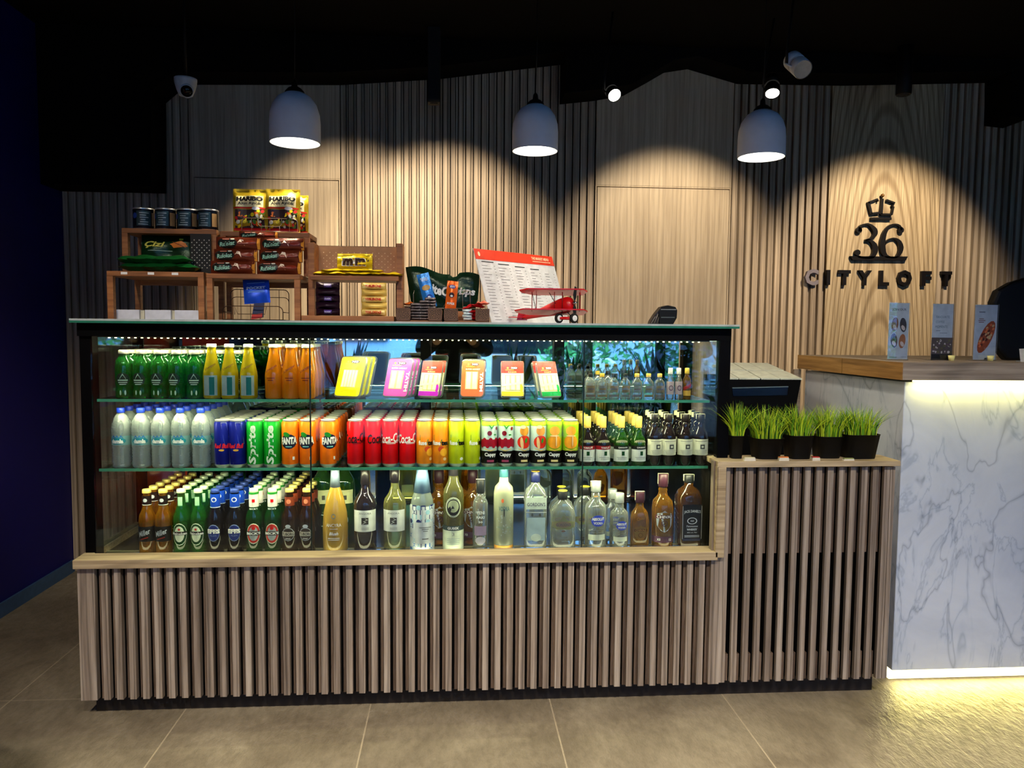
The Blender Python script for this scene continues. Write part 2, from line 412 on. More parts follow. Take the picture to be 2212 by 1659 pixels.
# black bulkheads and ducts under the ceiling, in front of the slats
edge = [(XL, 2.17), (-1.63, 2.17), (-1.62, 2.67), (-1.5, 2.775), (-.655, 2.80), (-.1, 2.85), (.605, 2.955), (.607, 2.73), (.80, 2.755), (.98, 2.79),
        (1.12, 2.87), (1.22, 2.93), (1.36, 2.955), (1.66, 2.88), (2.3, 2.89), (3.2, 2.935), (3.21, 2.68), (3.33, 2.67), (3.42, 2.73), (3.62, 2.84), (XR, 2.9)]
mb = MB()
for (x0, z0), (x1, z1) in zip(edge[:-1], edge[1:]):
    if x1-x0 < .005: continue
    mb.prism([(x0, z0), (x1, z1), (x1, ZC), (x0, ZC)], YB-.22, YB-.001, CEIL)
tag(mb.build('ceiling_bulkhead'), 'black bulkhead with an uneven lower edge along the top of the slatted wall', 'bulkhead', kind='structure')

# shop window wall behind the camera: black frames, glass, low sill
FR = P('window_frame_black', 14, 16, 20, .4)
mb = MB(); mb.box(XL, -1.55, FRONT-.1, FRONT, 0, ZC, P('plaster_dark_blue', 14, 20, 34, .6)); mb.box(-1.55, XR, FRONT-.1, FRONT, 2.7, ZC, CEIL); mb.box(-1.55, XR, FRONT-.1, FRONT, -.05, .2, P('sill_wall_dark', 30, 34, 40, .6))
struct(mb.build('wall_front'))
WX = [-1.55, .15, 1.55, 3.1, XR]
for k in range(4):
    a, b = WX[k], WX[k+1]; f = MB()
    f.box(a, a+.09, FRONT-.08, FRONT+.02, .2, 2.7, FR); f.box(b-.03, b, FRONT-.08, FRONT+.02, .2, 2.7, FR)
    f.box(a+.09, b-.03, FRONT-.08, FRONT+.02, .2, .27, FR); f.box(a+.09, b-.03, FRONT-.08, FRONT+.02, 2.63, 2.7, FR)
    w = struct(f.build('window_%d' % (k+1))); MB().box(a+.09, b-.03, FRONT-.04, FRONT-.034, .27, 2.63, pane('window_glass', (.93, .97, 1, 1))).build('window_glass', w)

# the street seen in the mirror: pavement, road, house front, hedge, parked car
struct(MB().box(-14, 16, -16, FRONT-.1, -.1, -.02, P('pavement_grey', 96, 100, 104, .8)).build('pavement'))
fac = MB(); fac.box(-14, 16, -16.3, -16, -.02, 9, P('facade_blue_grey', 120, 150, 186, .8))
h = tag(fac.build('building_facade'), 'pale blue house front across the street, mirrored in the case', 'building', kind='structure')
for k, x in enumerate(range(-12, 15, 3)):
    f = MB().box(x, x+1.3, -15.99, -15.9, 1.1, 2.9, P('facade_window_dark', 26, 34, 44, .2)).build('facade_window', h)
def leaves(mb, n, cx, cy, cz, rx, ry, rz, mats, size=.07, seed=1):
    rg = random.Random(seed)
    for i in range(n):
        u, v = rg.uniform(0, 2*PI), rg.uniform(-1, 1); q = rg.uniform(.55, 1)**.5; s = math.sqrt(1-v*v)
        p = Vector((cx+rx*q*s*math.cos(u), cy+ry*q*s*math.sin(u), cz+rz*q*v))
        d = Vector((rg.uniform(-1, 1), rg.uniform(-1, 1), rg.uniform(-.3, 1))).normalized(); w = d.cross(Vector((rg.uniform(-1, 1), rg.uniform(-1, 1), .3))).normalized()
        L = size*rg.uniform(.7, 1.5); mb.add([p, p+d*L*.5+w*L*.22, p+d*L, p+d*L*.5-w*L*.22], [(0, 1, 2, 3)], rg.choice(mats))
GL = [P('leaf_green_a', 40, 140, 70, .5), P('leaf_green_b', 70, 170, 90, .5), P('leaf_green_c', 24, 96, 60, .5)]
for i, (x, y, rx, rz) in enumerate(((2.5, -7.2, .85, .95), (4.35, -7.4, .95, 1.0), (6.3, -7.3, .95, .95), (1.75, -8.6, .5, .6))):
    mb = MB(); leaves(mb, 1500 if i < 3 else 500, x, y, rz, rx, .6, rz, GL, .11, 20+i)
    for q in range(5): mb.tube([(x+(q-2)*.08, y, 0), (x+(q-2)*.25, y, rz*.7), (x+(q-2)*.38, y, rz*1.4)], [.02, .012, .004], P('twig_brown', 70, 54, 38, .8), 5)
    tag(mb.build('shrub', fix=False), ['leafy green shrub outside the window, mirrored above the small bottles', 'wide green shrub outside, second from the parked car', 'green shrub outside at the far end of the shop window', 'small green shrub beside the parked car'][i], 'shrub', 'shrubs outside the shop window')
WC = P('car_paint_white', 190, 205, 220, .25, coat=1); DG = P('car_glass', 20, 30, 40, .05)
car = thing('car', 'pale car parked outside the shop window, mirrored in the display case', 'car', (.9, -10.5, 0))
side = [(-2.0, .3), (-2.05, .62), (-1.9, .82), (-1.2, .95), (-.6, 1.36), (.5, 1.44), (1.25, 1.3), (1.75, .98), (2.0, .86), (2.05, .45), (1.95, .3)]
MB().prism(side, -.82, .82, WC).build('body', car, bevel=.05)
MB().prism([(-1.0, 1.0), (-.55, 1.3), (.5, 1.37), (1.1, 1.24), (1.4, 1.0)], -.83, .83, DG).build('side_window', car)
for x in (-1.3, 1.25):
    for s in (-1, 1):
        M = Matrix.Translation((x, s*.78, .3)) @ Matrix.Rotation(PI/2, 4, 'X')
        wl = MB().lathe([(.3, -.09), (.31, -.06), (.31, .06), (.3, .09)], P('tyre', 20, 20, 20, .8), 20, M).build('wheel', car)
        MB().lathe([(.19, -.1), (.2, -.09), (.2, .09), (.19, .1)], P('rim', 150, 155, 160, .3, 1), 16, M).build('rim', wl)
# planters with upright leaves on the inner window sill
for i, x in enumerate((-1.15, .65, 1.35, 2.3)):
    pt = thing('planter', ['dark planter with pointed green leaves by the window end', 'dark planter with pointed leaves in front of the parked car', 'planter with pointed leaves right of the middle window post', 'planter with pointed leaves in front of the shrubs'][i], 'plant', (x, FRONT+.35, 0), 0, 'planters by the shop window')
    MB().lathe([(.12, 0), (.16, .7), (.17, .8), (.15, .8), (.14, .74)], P('planter_dark', 40, 44, 50, .5), 18).build('pot', pt)
    mb = MB(); rg = random.Random(i)
    for k in range(16):
        a = rg.uniform(0, 2*PI); L = rg.uniform(.35, .62); t = rg.uniform(.1, .8); d = Vector((math.cos(a)*t, math.sin(a)*t, 1)).normalized(); w = Vector((-math.sin(a), math.cos(a), 0))*.03
        b = Vector((0, 0, .74)); mb.add([b-w*.3, b+w*.3, b+d*L*.6+w, b+d*L, b+d*L*.6-w], [(0, 1, 2, 3, 4)], rg.choice(GL))
    mb.build('leaves', pt, fix=False)
cu = MB(); cu.grid(lambda u, v: (XL+.03+.018*math.sin(u*60), -2.06+u*1.75, .02+v*2.4), 120, 2, P('curtain_pale', 210, 220, 212, .8))  # added pale sheet, placed for the bright reflection it gives in the case
tag(cu.build('curtain', fix=False), 'pale curtain added on the blue side wall for a bright reflection in the case', 'curtain')
# red armchair by the window end, seen as an orange patch in the mirror
RC = P('red_fabric', 190, 52, 34, .8)
ch = thing('armchair', 'red rounded armchair behind the visitor near the dark wall', 'armchair', (-1.73, -.92, 0), -.9); ch.scale = (1.15, 1.15, 1.32)
mb = MB(); mb.grid(lambda u, v: (.34*math.cos(PI*u), .28*math.sin(PI*u)*-1+.05, .42+v*(.75+.15*math.sin(PI*u))), 16, 4, RC)
mb.grid(lambda u, v: (.30*math.cos(PI*u), .24*math.sin(PI*u)*-1+.05, .42+v*(.75+.15*math.sin(PI*u))), 16, 4, RC); mb.build('backrest', ch)
MB().lathe([(.3, .38), (.34, .42), (.34, .5), (.28, .53)], RC, 20).build('seat', ch)
for s in (-1, 1):
    for q in (-1, 1): MB().tube([(s*.2, q*.2, .4), (s*.25, q*.25, 0)], [.018, .012], P('chair_leg_wood', 120, 80, 50, .5), 8).build('leg', ch)
# ------------------------------------------------------------------ display counter
LX, RX, BX = -1.342, 1.005, 1.69          # left end, end of the glass part, right end of the slatted box
DECK, S2, S3, TOP = .566, .895, 1.152, 1.443
GY, MY = .07, .535                        # glass front and mirror planes
ctr = thing('display_counter', 'long slatted wooden counter that carries the glass drinks case and the raised planter box', 'counter', (0, 0, 0))
mb = MB(); mb.box(LX+.01, RX, .03, .56, .06, .5635, DARK)
slats(mb, LX+.035, RX-.03, .065, .556, 0, CASEW, CASED, pitch=.0455, w=.0225, dep=.024, w2=.0125, dep2=.010, mode=1)
mb.box(LX, LX+.035, 0, .55, .065, .556, CASEW); mb.build('slat_front', ctr)
mb = MB(); mb.box(RX-.03, RX+.012, 0, .03, .065, .93, CASEW)
slats(mb, RX+.012, BX, .07, .905, 0, CASEW, CASED, pitch=.0445, w=.0225, dep=.049, w2=.0120, dep2=.033, mode=2, th=.0165, skip=[(.07, .175), (.57, .905)])
mb.box(RX+.02, BX-.02, .05, .06, .065, .905, DARK); mb.box(BX-.02, BX-.002, .0, .13, .07, .905, CASEW); mb.box(BX-.02, BX-.002, .13, .5, .07, .8, DARK); mb.box(RX+.03, BX-.02, .11, .125, .06, .905, DARK)
mb.build('slat_box', ctr)
mb = MB(); mb.box(LX-.005, RX-.012, -.022, GY-.004, .556, .588, CASEH); mb.box(LX-.005, LX+.03, GY-.004, .6, .556, .588, CASEH)
mb.build('ledge', ctr, bevel=.002)
mb = MB(); mb.box(RX-.022, RX+.012, -.022, .045, .566, .912, CASEH); mb.box(RX-.022, BX+.005, -.022, .13, .912, .932, CASEH); mb.build('box_rim', ctr, bevel=.002)
MB().box(LX+.03, BX-.03, .05, .5, 0, .068, P('plinth_dark', 34, 28, 24, .6)).build('plinth', ctr)

# glass case
FRM = P('case_frame_black', 2, 2, 3, .55, spec=.06)
EDGE = P('glass_edge_green', 40, 110, 88, .15); PG = pane('case_glass', refl=.62)
case = thing('glass_display_case', 'glass drinks showcase with black frame, mirror back and glass shelves on the counter', 'display case', (0, 0, 0))
CL, CR = -1.305, 1.02
mb = MB()
mb.box(CL-.04, CL+.004, GY+.004, GY+.05, DECK, TOP-.015, FRM); mb.box(CR-.012, CR+.03, GY-.01, GY+.03, .933, TOP-.015, FRM); mb.box(CR+.018, CR+.03, GY+.03, .53, .92, .935, FRM); mb.box(CR-.012, CR+.03, .53, .58, .57, TOP-.015, FRM); mb.box(CR-.034, CR-.03, GY-.0, .56, DECK, .91, FRM); mb.box(CR, CR+.03, GY+.03, .53, TOP-.04, TOP-.015, FRM)
mb.box(CL-.04, CR+.03, GY-.012, GY+.03, TOP-.062, TOP-.015, FRM); mb.box(CL-.04, CR+.03, .53, .58, TOP-.062, TOP-.015, FRM)
mb.box(CL-.04, CL, GY+.03, .53, TOP-.04, TOP-.015, FRM)
mb.box(CL-.04, CL+.004, .53, .58, DECK, TOP-.015, FRM)
for px in (920, 1205): x = atx(px, 885, MY); mb.box(x-.022, x+.022, MY-.022, MY-.004, DECK, TOP-.06, FRM)
mb.build('frame', case)
MB().box(CL-.045, CR+.045, .015, .62, TOP-.015, TOP-.007, EDGE).build('glass_top', case)
MB().box(CL-.045, CR+.045, .015, .62, TOP-.0069, TOP, P('glass_top_face', 168, 178, 176, .12)).build('top_face', case)
MIR = newmat('mirror'); _p = principled(MIR[1], MIR[2], .015, 1); _p.inputs['Base Color'].default_value = (.74, .84, .82, 1); MIR = MIR[0]
MB().box(CL+.005, CR-.03, MY, MY+.006, DECK, TOP-.06, MIR).build('mirror_back', case)
j1, j2 = atx(671, 950, GY), atx(1259, 950, GY)
for a, b in ((CL, j1-.0025), (j1+.0025, j2-.0025), (j2+.0025, CR-.012)):
    g = MB().box(a, b, GY-.003, GY+.003, .588, TOP-.062, PG); g.build('front_pane', case)
MB().box(j1-.0022, j1+.0022, GY-.003, GY+.0045, .588, TOP-.062, P('seam_dark', 16, 30, 28, .3)).build('pane_seam', case)
MB().box(j2-.0022, j2+.0022, GY-.003, GY+.0045, .588, TOP-.062, P('seam_dark', 16, 30, 28, .3)).build('pane_seam', case)
MB().box(CL-.004, CL+.001, GY+.05, .53, DECK+.03, TOP-.04, PG).build('side_pane', case)
MB().box(CR+.02, CR+.024, GY+.03, .53, .935, TOP-.04, PG).build('side_pane', case)
MB().box(CL, CR-.03, GY+.004, MY, DECK-.0005, DECK+.002, P('deck_black', 18, 20, 20, .18)).build('deck', case)
def shelf(x0, x1, z, y0=.095, y1=.50):
    s = MB().box(x0, x1, y0+.004, y1, z-.010, z, pane('shelf_glass', (.90, .97, .93, 1), .6)).build('shelf', case)
    MB().box(x0, x1, y0, y0+.0038, z-.010, z, P('shelf_edge_green', 70, 150, 120, .15)).build('shelf_edge', s)
shelf(CL+.006, CR-.035, S2)
xa, xb = atx(697, 862, .1), atx(1243, 862, .1)
for a, b in ((CL+.006, xa-.012), (xa-.005, xb+.005), (xb+.012, CR-.035)): shelf(a, b, S3)
for x in (CL+.02, xa-.009, xb+.009, CR-.045):
    for z in (S2, S3):
        if z == S2 and x in (xa-.009, xb+.009): continue
        MB().prism([(.12, z-.011), (MY-.005, z-.011), (MY-.005, z-.045), (.2, z-.02)], x-.004, x+.004, FRM, axis='x').build('shelf_bracket', case)
# led strips, and an added fill at the deck
LEDM = emit('led_dot', (1, .9, .45, 1), 9)
LEDM.cycles.emission_sampling = 'NONE'
st = thing('led_strip', 'led strip with bright dots under the top of the glass case', 'led strip', (0, GY+.034, TOP-.066))
MB().box(CL+.01, CR-.04, -.004, .006, -.0, .006, P('led_tape', 120, 116, 90, .5)).build('tape', st)
mb = MB()
for k in range(96):
    x = CL+.05+k*(CR-CL-.13)/95; mb.box(x-.0026, x+.0026, .000, .0062, -.003, 0, LEDM)
tag(mb.build('led_dots', st), kind='stuff')
light('case_led_top', 'AREA', (-.14, GY+.04, TOP-.072), (-.14, .26, .9), 8.5, LEDC, size=(2.2, .012))
light('case_fill_deck', 'AREA', (-.14, GY+.014, DECK+.016), (-.14, .20, DECK+.19), .3, LEDC, size=(2.2, .008))  # added fill low in the case, brightens the bottle bases
MB().box(CL+.01, CR-.04, GY-.026, GY-.018, .0, .008, P('led_tape', 120, 116, 90, .5)).build('deck_fill_tape', st).location = (0, -.02, DECK-TOP+.07)  # tape added to go with the deck fill
light('case_led_mid', 'AREA', (-.14, .082, S3-.012), (-.14, .125, .9), 9, LEDC, size=(2.2, .008))
light('case_led_low', 'AREA', (-.14, .080, S2-.012), (-.14, .120, .64), 11, LEDC, size=(2.2, .008))

# ------------------------------------------------------------------ reception desk
def marble():
    m, t, o = newmat('marble'); p = principled(t, o, .25, 0, .5)
    a = tex(t, (2.2, 2.2, 2.2), detail=6, dist=1.2, rough=.6); b = tex(t, (1.9, 1.9, .95), detail=4, dist=.9, rough=.5, rot=(0, .7, .2))
    v = N(t, 'ShaderNodeMath', operation='SUBTRACT'); v.inputs[1].default_value = .5; t.links.new(b, v.inputs[0])
    w = N(t, 'ShaderNodeMath', operation='ABSOLUTE'); t.links.new(v.outputs[0], w.inputs[0])
    vein = ramp(t, w.outputs[0], [(0, srgb(168, 176, 192)), (.003, srgb(188, 197, 211)), (.014, srgb(206, 214, 226))])
    b2 = tex(t, (4.2, 4.2, 1.7), detail=5, dist=1.1, rough=.55, rot=(0, -.75, .3)); v2 = N(t, 'ShaderNodeMath', operation='SUBTRACT'); v2.inputs[1].default_value = .47; t.links.new(b2, v2.inputs[0])
    w2 = N(t, 'ShaderNodeMath', operation='ABSOLUTE'); t.links.new(v2.outputs[0], w2.inputs[0])
    vein2 = ramp(t, w2.outputs[0], [(0, (.74, .77, .82, 1)), (.012, (.93, .95, .97, 1)), (.03, (1, 1, 1, 1))])
    vx = N(t, 'ShaderNodeMix', data_type='RGBA', blend_type='MULTIPLY'); vx.inputs[0].default_value = 1; t.links.new(vein, vx.inputs[6]); t.links.new(vein2, vx.inputs[7]); vein = vx.outputs[2]
    cloud = ramp(t, a, [(.3, (.8, .82, .86, 1)), (.65, (1, 1, 1, 1))])
    x = N(t, 'ShaderNodeMix', data_type='RGBA', blend_type='MULTIPLY'); x.inputs[0].default_value = 1
    t.links.new(vein, x.inputs[6]); t.links.new(cloud, x.inputs[7]); t.links.new(x.outputs[2], p.inputs['Base Color'])
    return m
MAR = marble()
DT = wood('desk_top_oak', [srgb(110, 96, 82), srgb(144, 130, 114), srgb(170, 156, 138)], vertical=False, lines=.7)
dk = thing('reception_desk', 'marble fronted reception desk with wooden top and glowing edges beside the counter', 'desk', (0, 0, 0))
DX, DY = 1.765, .09
MB().box(DX, XR-.3, DY, .95, .058, 1.226, MAR).build('marble_body', dk, bevel=.003)
mb = MB(); mb.box(DX-.03, XR-.3, DY-.035, .52, 1.235, 1.304, DT); mb.box(DX-.03, XR-.3, .5215, .97, 1.235, 1.304, DT); mb.build('wooden_top', dk, bevel=.002)
DS = wood('desk_side_lit_oak', [srgb(120, 84, 40), srgb(156, 116, 62), srgb(184, 142, 86)], grain=(70, 3, 70), figure=(9, .8, 14), lines=.6)  # orange lighting of the desk end is put into this oak colour
for ya, yb in ((DY-.034, .519), (.5225, .969)): MB().box(DX-.034, DX-.0302, ya, yb, 1.2355, 1.3035, DS).build('edge_plank', dk)
MB().box(DX+.04, XR-.34, DY+.05, .9, 0, .058, P('desk_plinth', 60, 58, 50, .5)).build('plinth', dk)
YL = (1, .84, .2)
MB().box(DX+.02, XR-.32, DY-.028, DY-.018, 1.2275, 1.234, emit('desk_led', (1, .9, .45, 1), 6)).build('under_top_light', dk)
MB().box(DX+.006, XR-.32, DY+.03, DY+.045, .01, .056, emit('desk_led_low', (1, .9, .5, 1), 5)).build('floor_light', dk)
light('desk_top_glow', 'AREA', (3.3, DY-.024, 1.226), (3.3, DY+.03, .9), 7, YL, size=(3.0, .01))
light('desk_floor_glow', 'AREA', (3.3, DY+.025, .04), (3.3, -.6, -.05), 14, YL, size=(3.0, .03))
# brochure holders
def brochure(px0, px1, pyt, Y, lab, kind):
    x0, x1 = atx(px0, 770, Y), atx(px1, 770, Y); z1 = atz((px0+px1)/2, pyt, Y); w = x1-x0; h = z1-1.304; cx = (x0+x1)/2
    b = thing('brochure_holder', lab, 'sign', (cx, Y, 1.304), 0, 'brochure stands on the desk')
    paper = P('poster_grey', 176, 184, 192, .4)
    p = MB(); p.box(-w/2+.002, w/2-.002, 0, .002, .004, h-.003, paper); fn = flat_at(0)
    ink = P('ink_dark', 60, 64, 72, .5)
    if kind == 0:
        text(p, 'JOIN OUR', ink, fn, 0, h*.87, w*.66, h*.05, .0)
        ph = [P('photo_amber', 122, 78, 40), P('photo_dark', 60, 56, 58), P('photo_mauve', 92, 72, 76), P('photo_tan', 150, 96, 62)]
        for k, (a, c) in enumerate(((-.19, .62), (.21, .61), (-.2, .34), (.19, .33))):
            patch(p, fn, a*w, c*h, w*.32, h*.25, ph[k], 'ell', rot=(.1 if a > 0 else -.1)*(1 if c > .5 else -1))
            patch(p, flat_at(-.0005, .0008) if False else flat_at(0, .0009), a*w, c*h-.012, w*.16, h*.10, P('photo_light', 196, 180, 170), 'ell', rot=.5)
        patch(p, fn, -.22*w, .055*h, w*.36, h*.006, ink); patch(p, fn, -.22*w, .04*h, w*.36, h*.004, ink); patch(p, fn, .3*w, .055*h, w*.22, h*.004, ink)
    elif kind == 1:
        patch(p, fn, 0, h*.2, w*.98, h*.4, P('photo_brown', 84, 74, 70)); patch(p, flat_at(0, .0008), 0, h*.06, w*.98, h*.1, P('photo_black', 30, 26, 24))
        rg = random.Random(4)
        for k in range(46): patch(p, flat_at(0, .001+k*.00002), rg.uniform(-.42, .42)*w, rg.uniform(.12, .36)*h, w*rg.uniform(.05, .14), h*rg.uniform(.015, .05), [P('photo_light', 196, 180, 170), P('photo_olive', 96, 90, 60), P('photo_mauve', 92, 72, 76)][k % 3], 'ell')
        for k, s in enumerate(('FAVOURITE', 'COFFEE', 'MOMENTS')): text(p, s, P('ink_blue_grey', 92, 112, 120), fn, (0, -.12, -.06)[k]*w, h*(.76-.085*k), w*(.62, .4, .56)[k], h*.042, .0)
        for k in range(2): patch(p, fn, (-.2, .05)[k]*w, h*(.52-.04*k), w*(.2, .34)[k], h*.006, ink)
    else:
        for k, (a, c, l) in enumerate(((-.18, .86, .26), (-.2, .74, .2), (-.18, .71, .3), (-.2, .68, .22))): patch(p, fn, a*w, c*h, l*w, h*.012, ink if k == 0 else P('ink_red_brown', 120, 70, 60))
        patch(p, fn, .04*w, .42*h, w*.52, h*.62, P('pizza_crust', 150, 70, 34), 'ell', rot=-.42)
        rg = random.Random(9)
        for k in range(34):
            a, q = rg.uniform(0, 2*PI), rg.uniform(0, .9)**.5; u, v = math.cos(a)*q*w*.22, math.sin(a)*q*h*.27
            patch(p, flat_at(0, .0008+k*.00002), .04*w+u*math.cos(-.42)-v*math.sin(-.42), .42*h+u*math.sin(-.42)+v*math.cos(-.42), w*.12, h*.04, [P('pizza_dark', 84, 34, 20), P('pizza_orange', 214, 110, 60), P('pizza_cream', 200, 160, 110)][k % 3], 'ell', rot=.8)
    p.build('poster', b, fix=False)
    MB().box(-w/2, w/2, -.004, -.002, 0, h, pane('acrylic', (.96, .98, 1, 1), .8)).build('acrylic_cover', b)
    MB().prism([(-.004, 0), (.05, 0), (.05, .003), (-.004, .003)], -w/2, w/2, pane('acrylic', (.96, .98, 1, 1), .8), axis='x').build('acrylic_foot', b)
brochure(1916, 1961, 653, .3, 'grey poster with four round food photos, leftmost of the stands on the desk', 0)
brochure(2010, 2056, 655, .3, 'poster of a misty view over brown rocks, middle stand on the desk', 1)
brochure(2101, 2151, 657, .3, 'white poster with a pizza half, next to the dark screen on the desk', 2)
mb = MB(); z0 = 1.304
for k, px in enumerate((2052, 2136)):
    x = atx(px, 775, .28)
    c = thing('tea_light', ['small pale glass candle cup right of the misty poster', 'small pale glass candle cup below the pizza poster'][k], 'candle', (x, .27, z0), 0, 'candle cups on the desk')
    MB().lathe([(.010, 0), (.014, .022), (.012, .022), (.009, .003)], P('candle_cup', 236, 228, 150, .3), 14).build('cup', c); MB().lathe([(.0085, .003), (.0115, .016)], P('wax', 250, 244, 200, .4), 12).build('wax', c)
# dark screen back at the right edge of the picture and a white card stand
sx = at(2145, 700, .35).x
sc_ = thing('desk_monitor', 'large black rounded back of a screen on the desk at the picture edge', 'monitor', (sx, .35, z0))
pts = [(.075, .0), (.03, .05), (.008, .13), (.0, .25), (.02, .30), (.08, .335), (.16, .36), (.34, .385), (.46, .38), (.50, .33), (.50, .03), (.44, .0)]
MB().prism(pts, 0, .05, BLACK()).build('screen_back', sc_, bevel=.012)
MB().box(.14, .36, -.05, .12, 0, .012, BLACK()).build('foot', sc_)
cs = thing('card_stand', 'small white folded card stand in front of the black screen', 'card stand', (atx(2205, 770, .2), .2, z0), .3)
MB().prism([(0, 0), (-.012, .053), (.06, .056), (.075, 0)], -.02, .0, P('card_white', 214, 218, 224, .4)).build('card', cs); MB().box(-.0, .08, -.022, .02, 0, .004, P('card_base', 120, 124, 130, .4)).build('base', cs)

# ------------------------------------------------------------------ wall sign
SG = P('sign_black', 14, 10, 10, .45, spec=.2)
sg = thing('wall_sign', 'black crown, number 36 and CITYLOFT lettering mounted on the wooden wall', 'sign', (0, 0, 0))
YS = YB-.022
def fs(u, v): return (u, YS, v)
def solid(name, fn, dep=.02, mat=SG):
    m0 = MB(); fn(m0); vs = m0.v; n = len(vs); ed = {}
    for f in m0.f:
        for i in range(len(f)):
            e = (f[i], f[(i+1) % len(f)]); ed[e] = 1
    out = MB(); out.add([(x, YS, z) for x, y, z in vs], m0.f, mat); 
    side = [(a, b) for a, b in ed if (b, a) not in ed]
    out.add([(x, YS, z) for x, y, z in vs]+[(x, YS+dep, z) for x, y, z in vs], [(a, b, b+n, a+n) for a, b in side], mat)
    return out.build(name, sg, fix=False)
def S(px, py): q = at(px, py, YS); return (q.x, q.z)
def stroke(mb, pts, ws):
    """a band of varying width along pixel points"""
    L = []; Rr = []; n = len(pts)
    P2 = [Vector(S(*p)) for p in pts]
    for i, p in enumerate(P2):
        d = (P2[min(i+1, n-1)]-P2[max(i-1, 0)]).normalized(); nrm = Vector((-d.y, d.x)); w = ws[i]/365/2
        L.append(p+nrm*w); Rr.append(p-nrm*w)
    k = len(L); mb.add([(q.x, YS, q.y) for q in L+Rr], [(i, i+1, i+1+k, i+k) for i in range(k-1)], SG)
def smooth_path(pts, ws, n=6):
    o = []; w = []; m_ = len(pts)
    for i in range(m_-1):
        p0, p1, p2, p3 = pts[max(i-1, 0)], pts[i], pts[i+1], pts[min(i+2, m_-1)]
        for k in range(n):
            t = k/n; f = lambda a, b, c_, d: .5*((2*b)+(-a+c_)*t+(2*a-5*b+4*c_-d)*t*t+(-a+3*b-3*c_+d)*t**3)
            o.append((f(p0[0], p1[0], p2[0], p3[0]), f(p0[1], p1[1], p2[1], p3[1]))); w.append(ws[i]*(1-t)+ws[i+1]*t)
    return o+[pts[-1]], w+[ws[-1]]
def disc(mb, px, py, r, n=20):
    c0 = S(px, py); mb.add([(c0[0]+r/365*math.cos(2*PI*k/n), YS, c0[1]+r/365*math.sin(2*PI*k/n)) for k in range(n)], [tuple(range(n))], SG)
def three(m_):
    p, w = smooth_path([(1858, 500), (1859, 490), (1868, 484.5), (1879, 485), (1890, 496), (1891, 505), (1883, 515), (1870, 518.5)], [9, 6, 3, 4, 10, 10, 5, 3]); stroke(m_, p, w)
    p, w = smooth_path([(1870, 518.5), (1881, 520), (1890, 530), (1891, 542), (1886, 553), (1875, 557), (1862, 556), (1853, 553)], [3, 5, 11, 12, 9, 4, 4, 5]); stroke(m_, p, w)
    disc(m_, 1856.5, 497, 6.5); disc(m_, 1853, 545.5, 6.5)
solid('numeral_three', three)
def six(m_):
    p, w = smooth_path([(1948, 497), (1944, 488), (1934, 484.5), (1922, 489), (1912, 503), (1907.5, 522), (1908, 540), (1914, 552), (1925, 556), (1937, 555), (1945, 545), (1947, 534), (1943, 522), (1933, 515), (1922, 517), (1914, 524)], [5, 4, 3, 5, 9, 12, 12, 8, 3.5, 4, 9, 11, 8, 3, 3, 4]); stroke(m_, p, w)
    disc(m_, 1947, 497, 6.5)
solid('numeral_six', six)
def bar(m_):
    p = [(1837.5, 553), (1850, 553.5), (1951, 554), (1961.5, 554), (1957, 562.5), (1843, 562)]; q = [S(*a) for a in p]; m_.add([(a, YS, b) for a, b in q], [tuple(range(6))], SG)
solid('base_bar', bar)
def crown(m_):
    for pts, w in (([(1877, 436), (1883, 462)], 5), ([(1876, 438), (1896, 430), (1898, 435)], 4), ([(1882, 461.5), (1901, 459)], 4), ([(1907, 429), (1904, 463)], 5.5), ([(1903, 463), (1927, 463)], 4), ([(1927, 464), (1931, 446)], 3.5), ([(1916, 432), (1933, 438), (1928, 446)], 4)):
        stroke(m_, pts, [w]*len(pts))
    p = [(1882, 469.5), (1926, 470), (1926, 475), (1882, 474.5)]; m_.add([(S(*a)[0], YS, S(*a)[1]) for a in p], [(0, 1, 2, 3)], SG)
solid('crown', crown)
q = at(1907.5, 422, YS); MB().sphere((q.x, YS+.005, q.z), .011, P('sign_brass', 120, 84, 44, .4, .6)).build('crown_pearl', sg)
LM = P('sign_letter_painted_lit', 120, 112, 118, .4)  # paler grey for the C, its lit look put into the colour
for ch, px, w in (('C', 1754, 30), ('I', 1790, 8), ('T', 1825, 27), ('Y', 1869, 31), ('L', 1911, 22), ('O', 1955, 33), ('F', 2002, 23), ('T', 2045, 25)):
    c0 = at(px, 600.5+(px-1900)*.012, YS); hgt = (33 if ch not in 'CO' else 36)/365
    lm = LM if ch == 'C' else SG
    def lt(m_): 
        vs, fs_, _ = glyphs(ch, .04 if ch != 'I' else 0); m_.add([(c0.x+a*w/365, YS, c0.z+b*hgt) for a, b in vs], fs_, lm)
    solid('letter', lt, .026, lm)
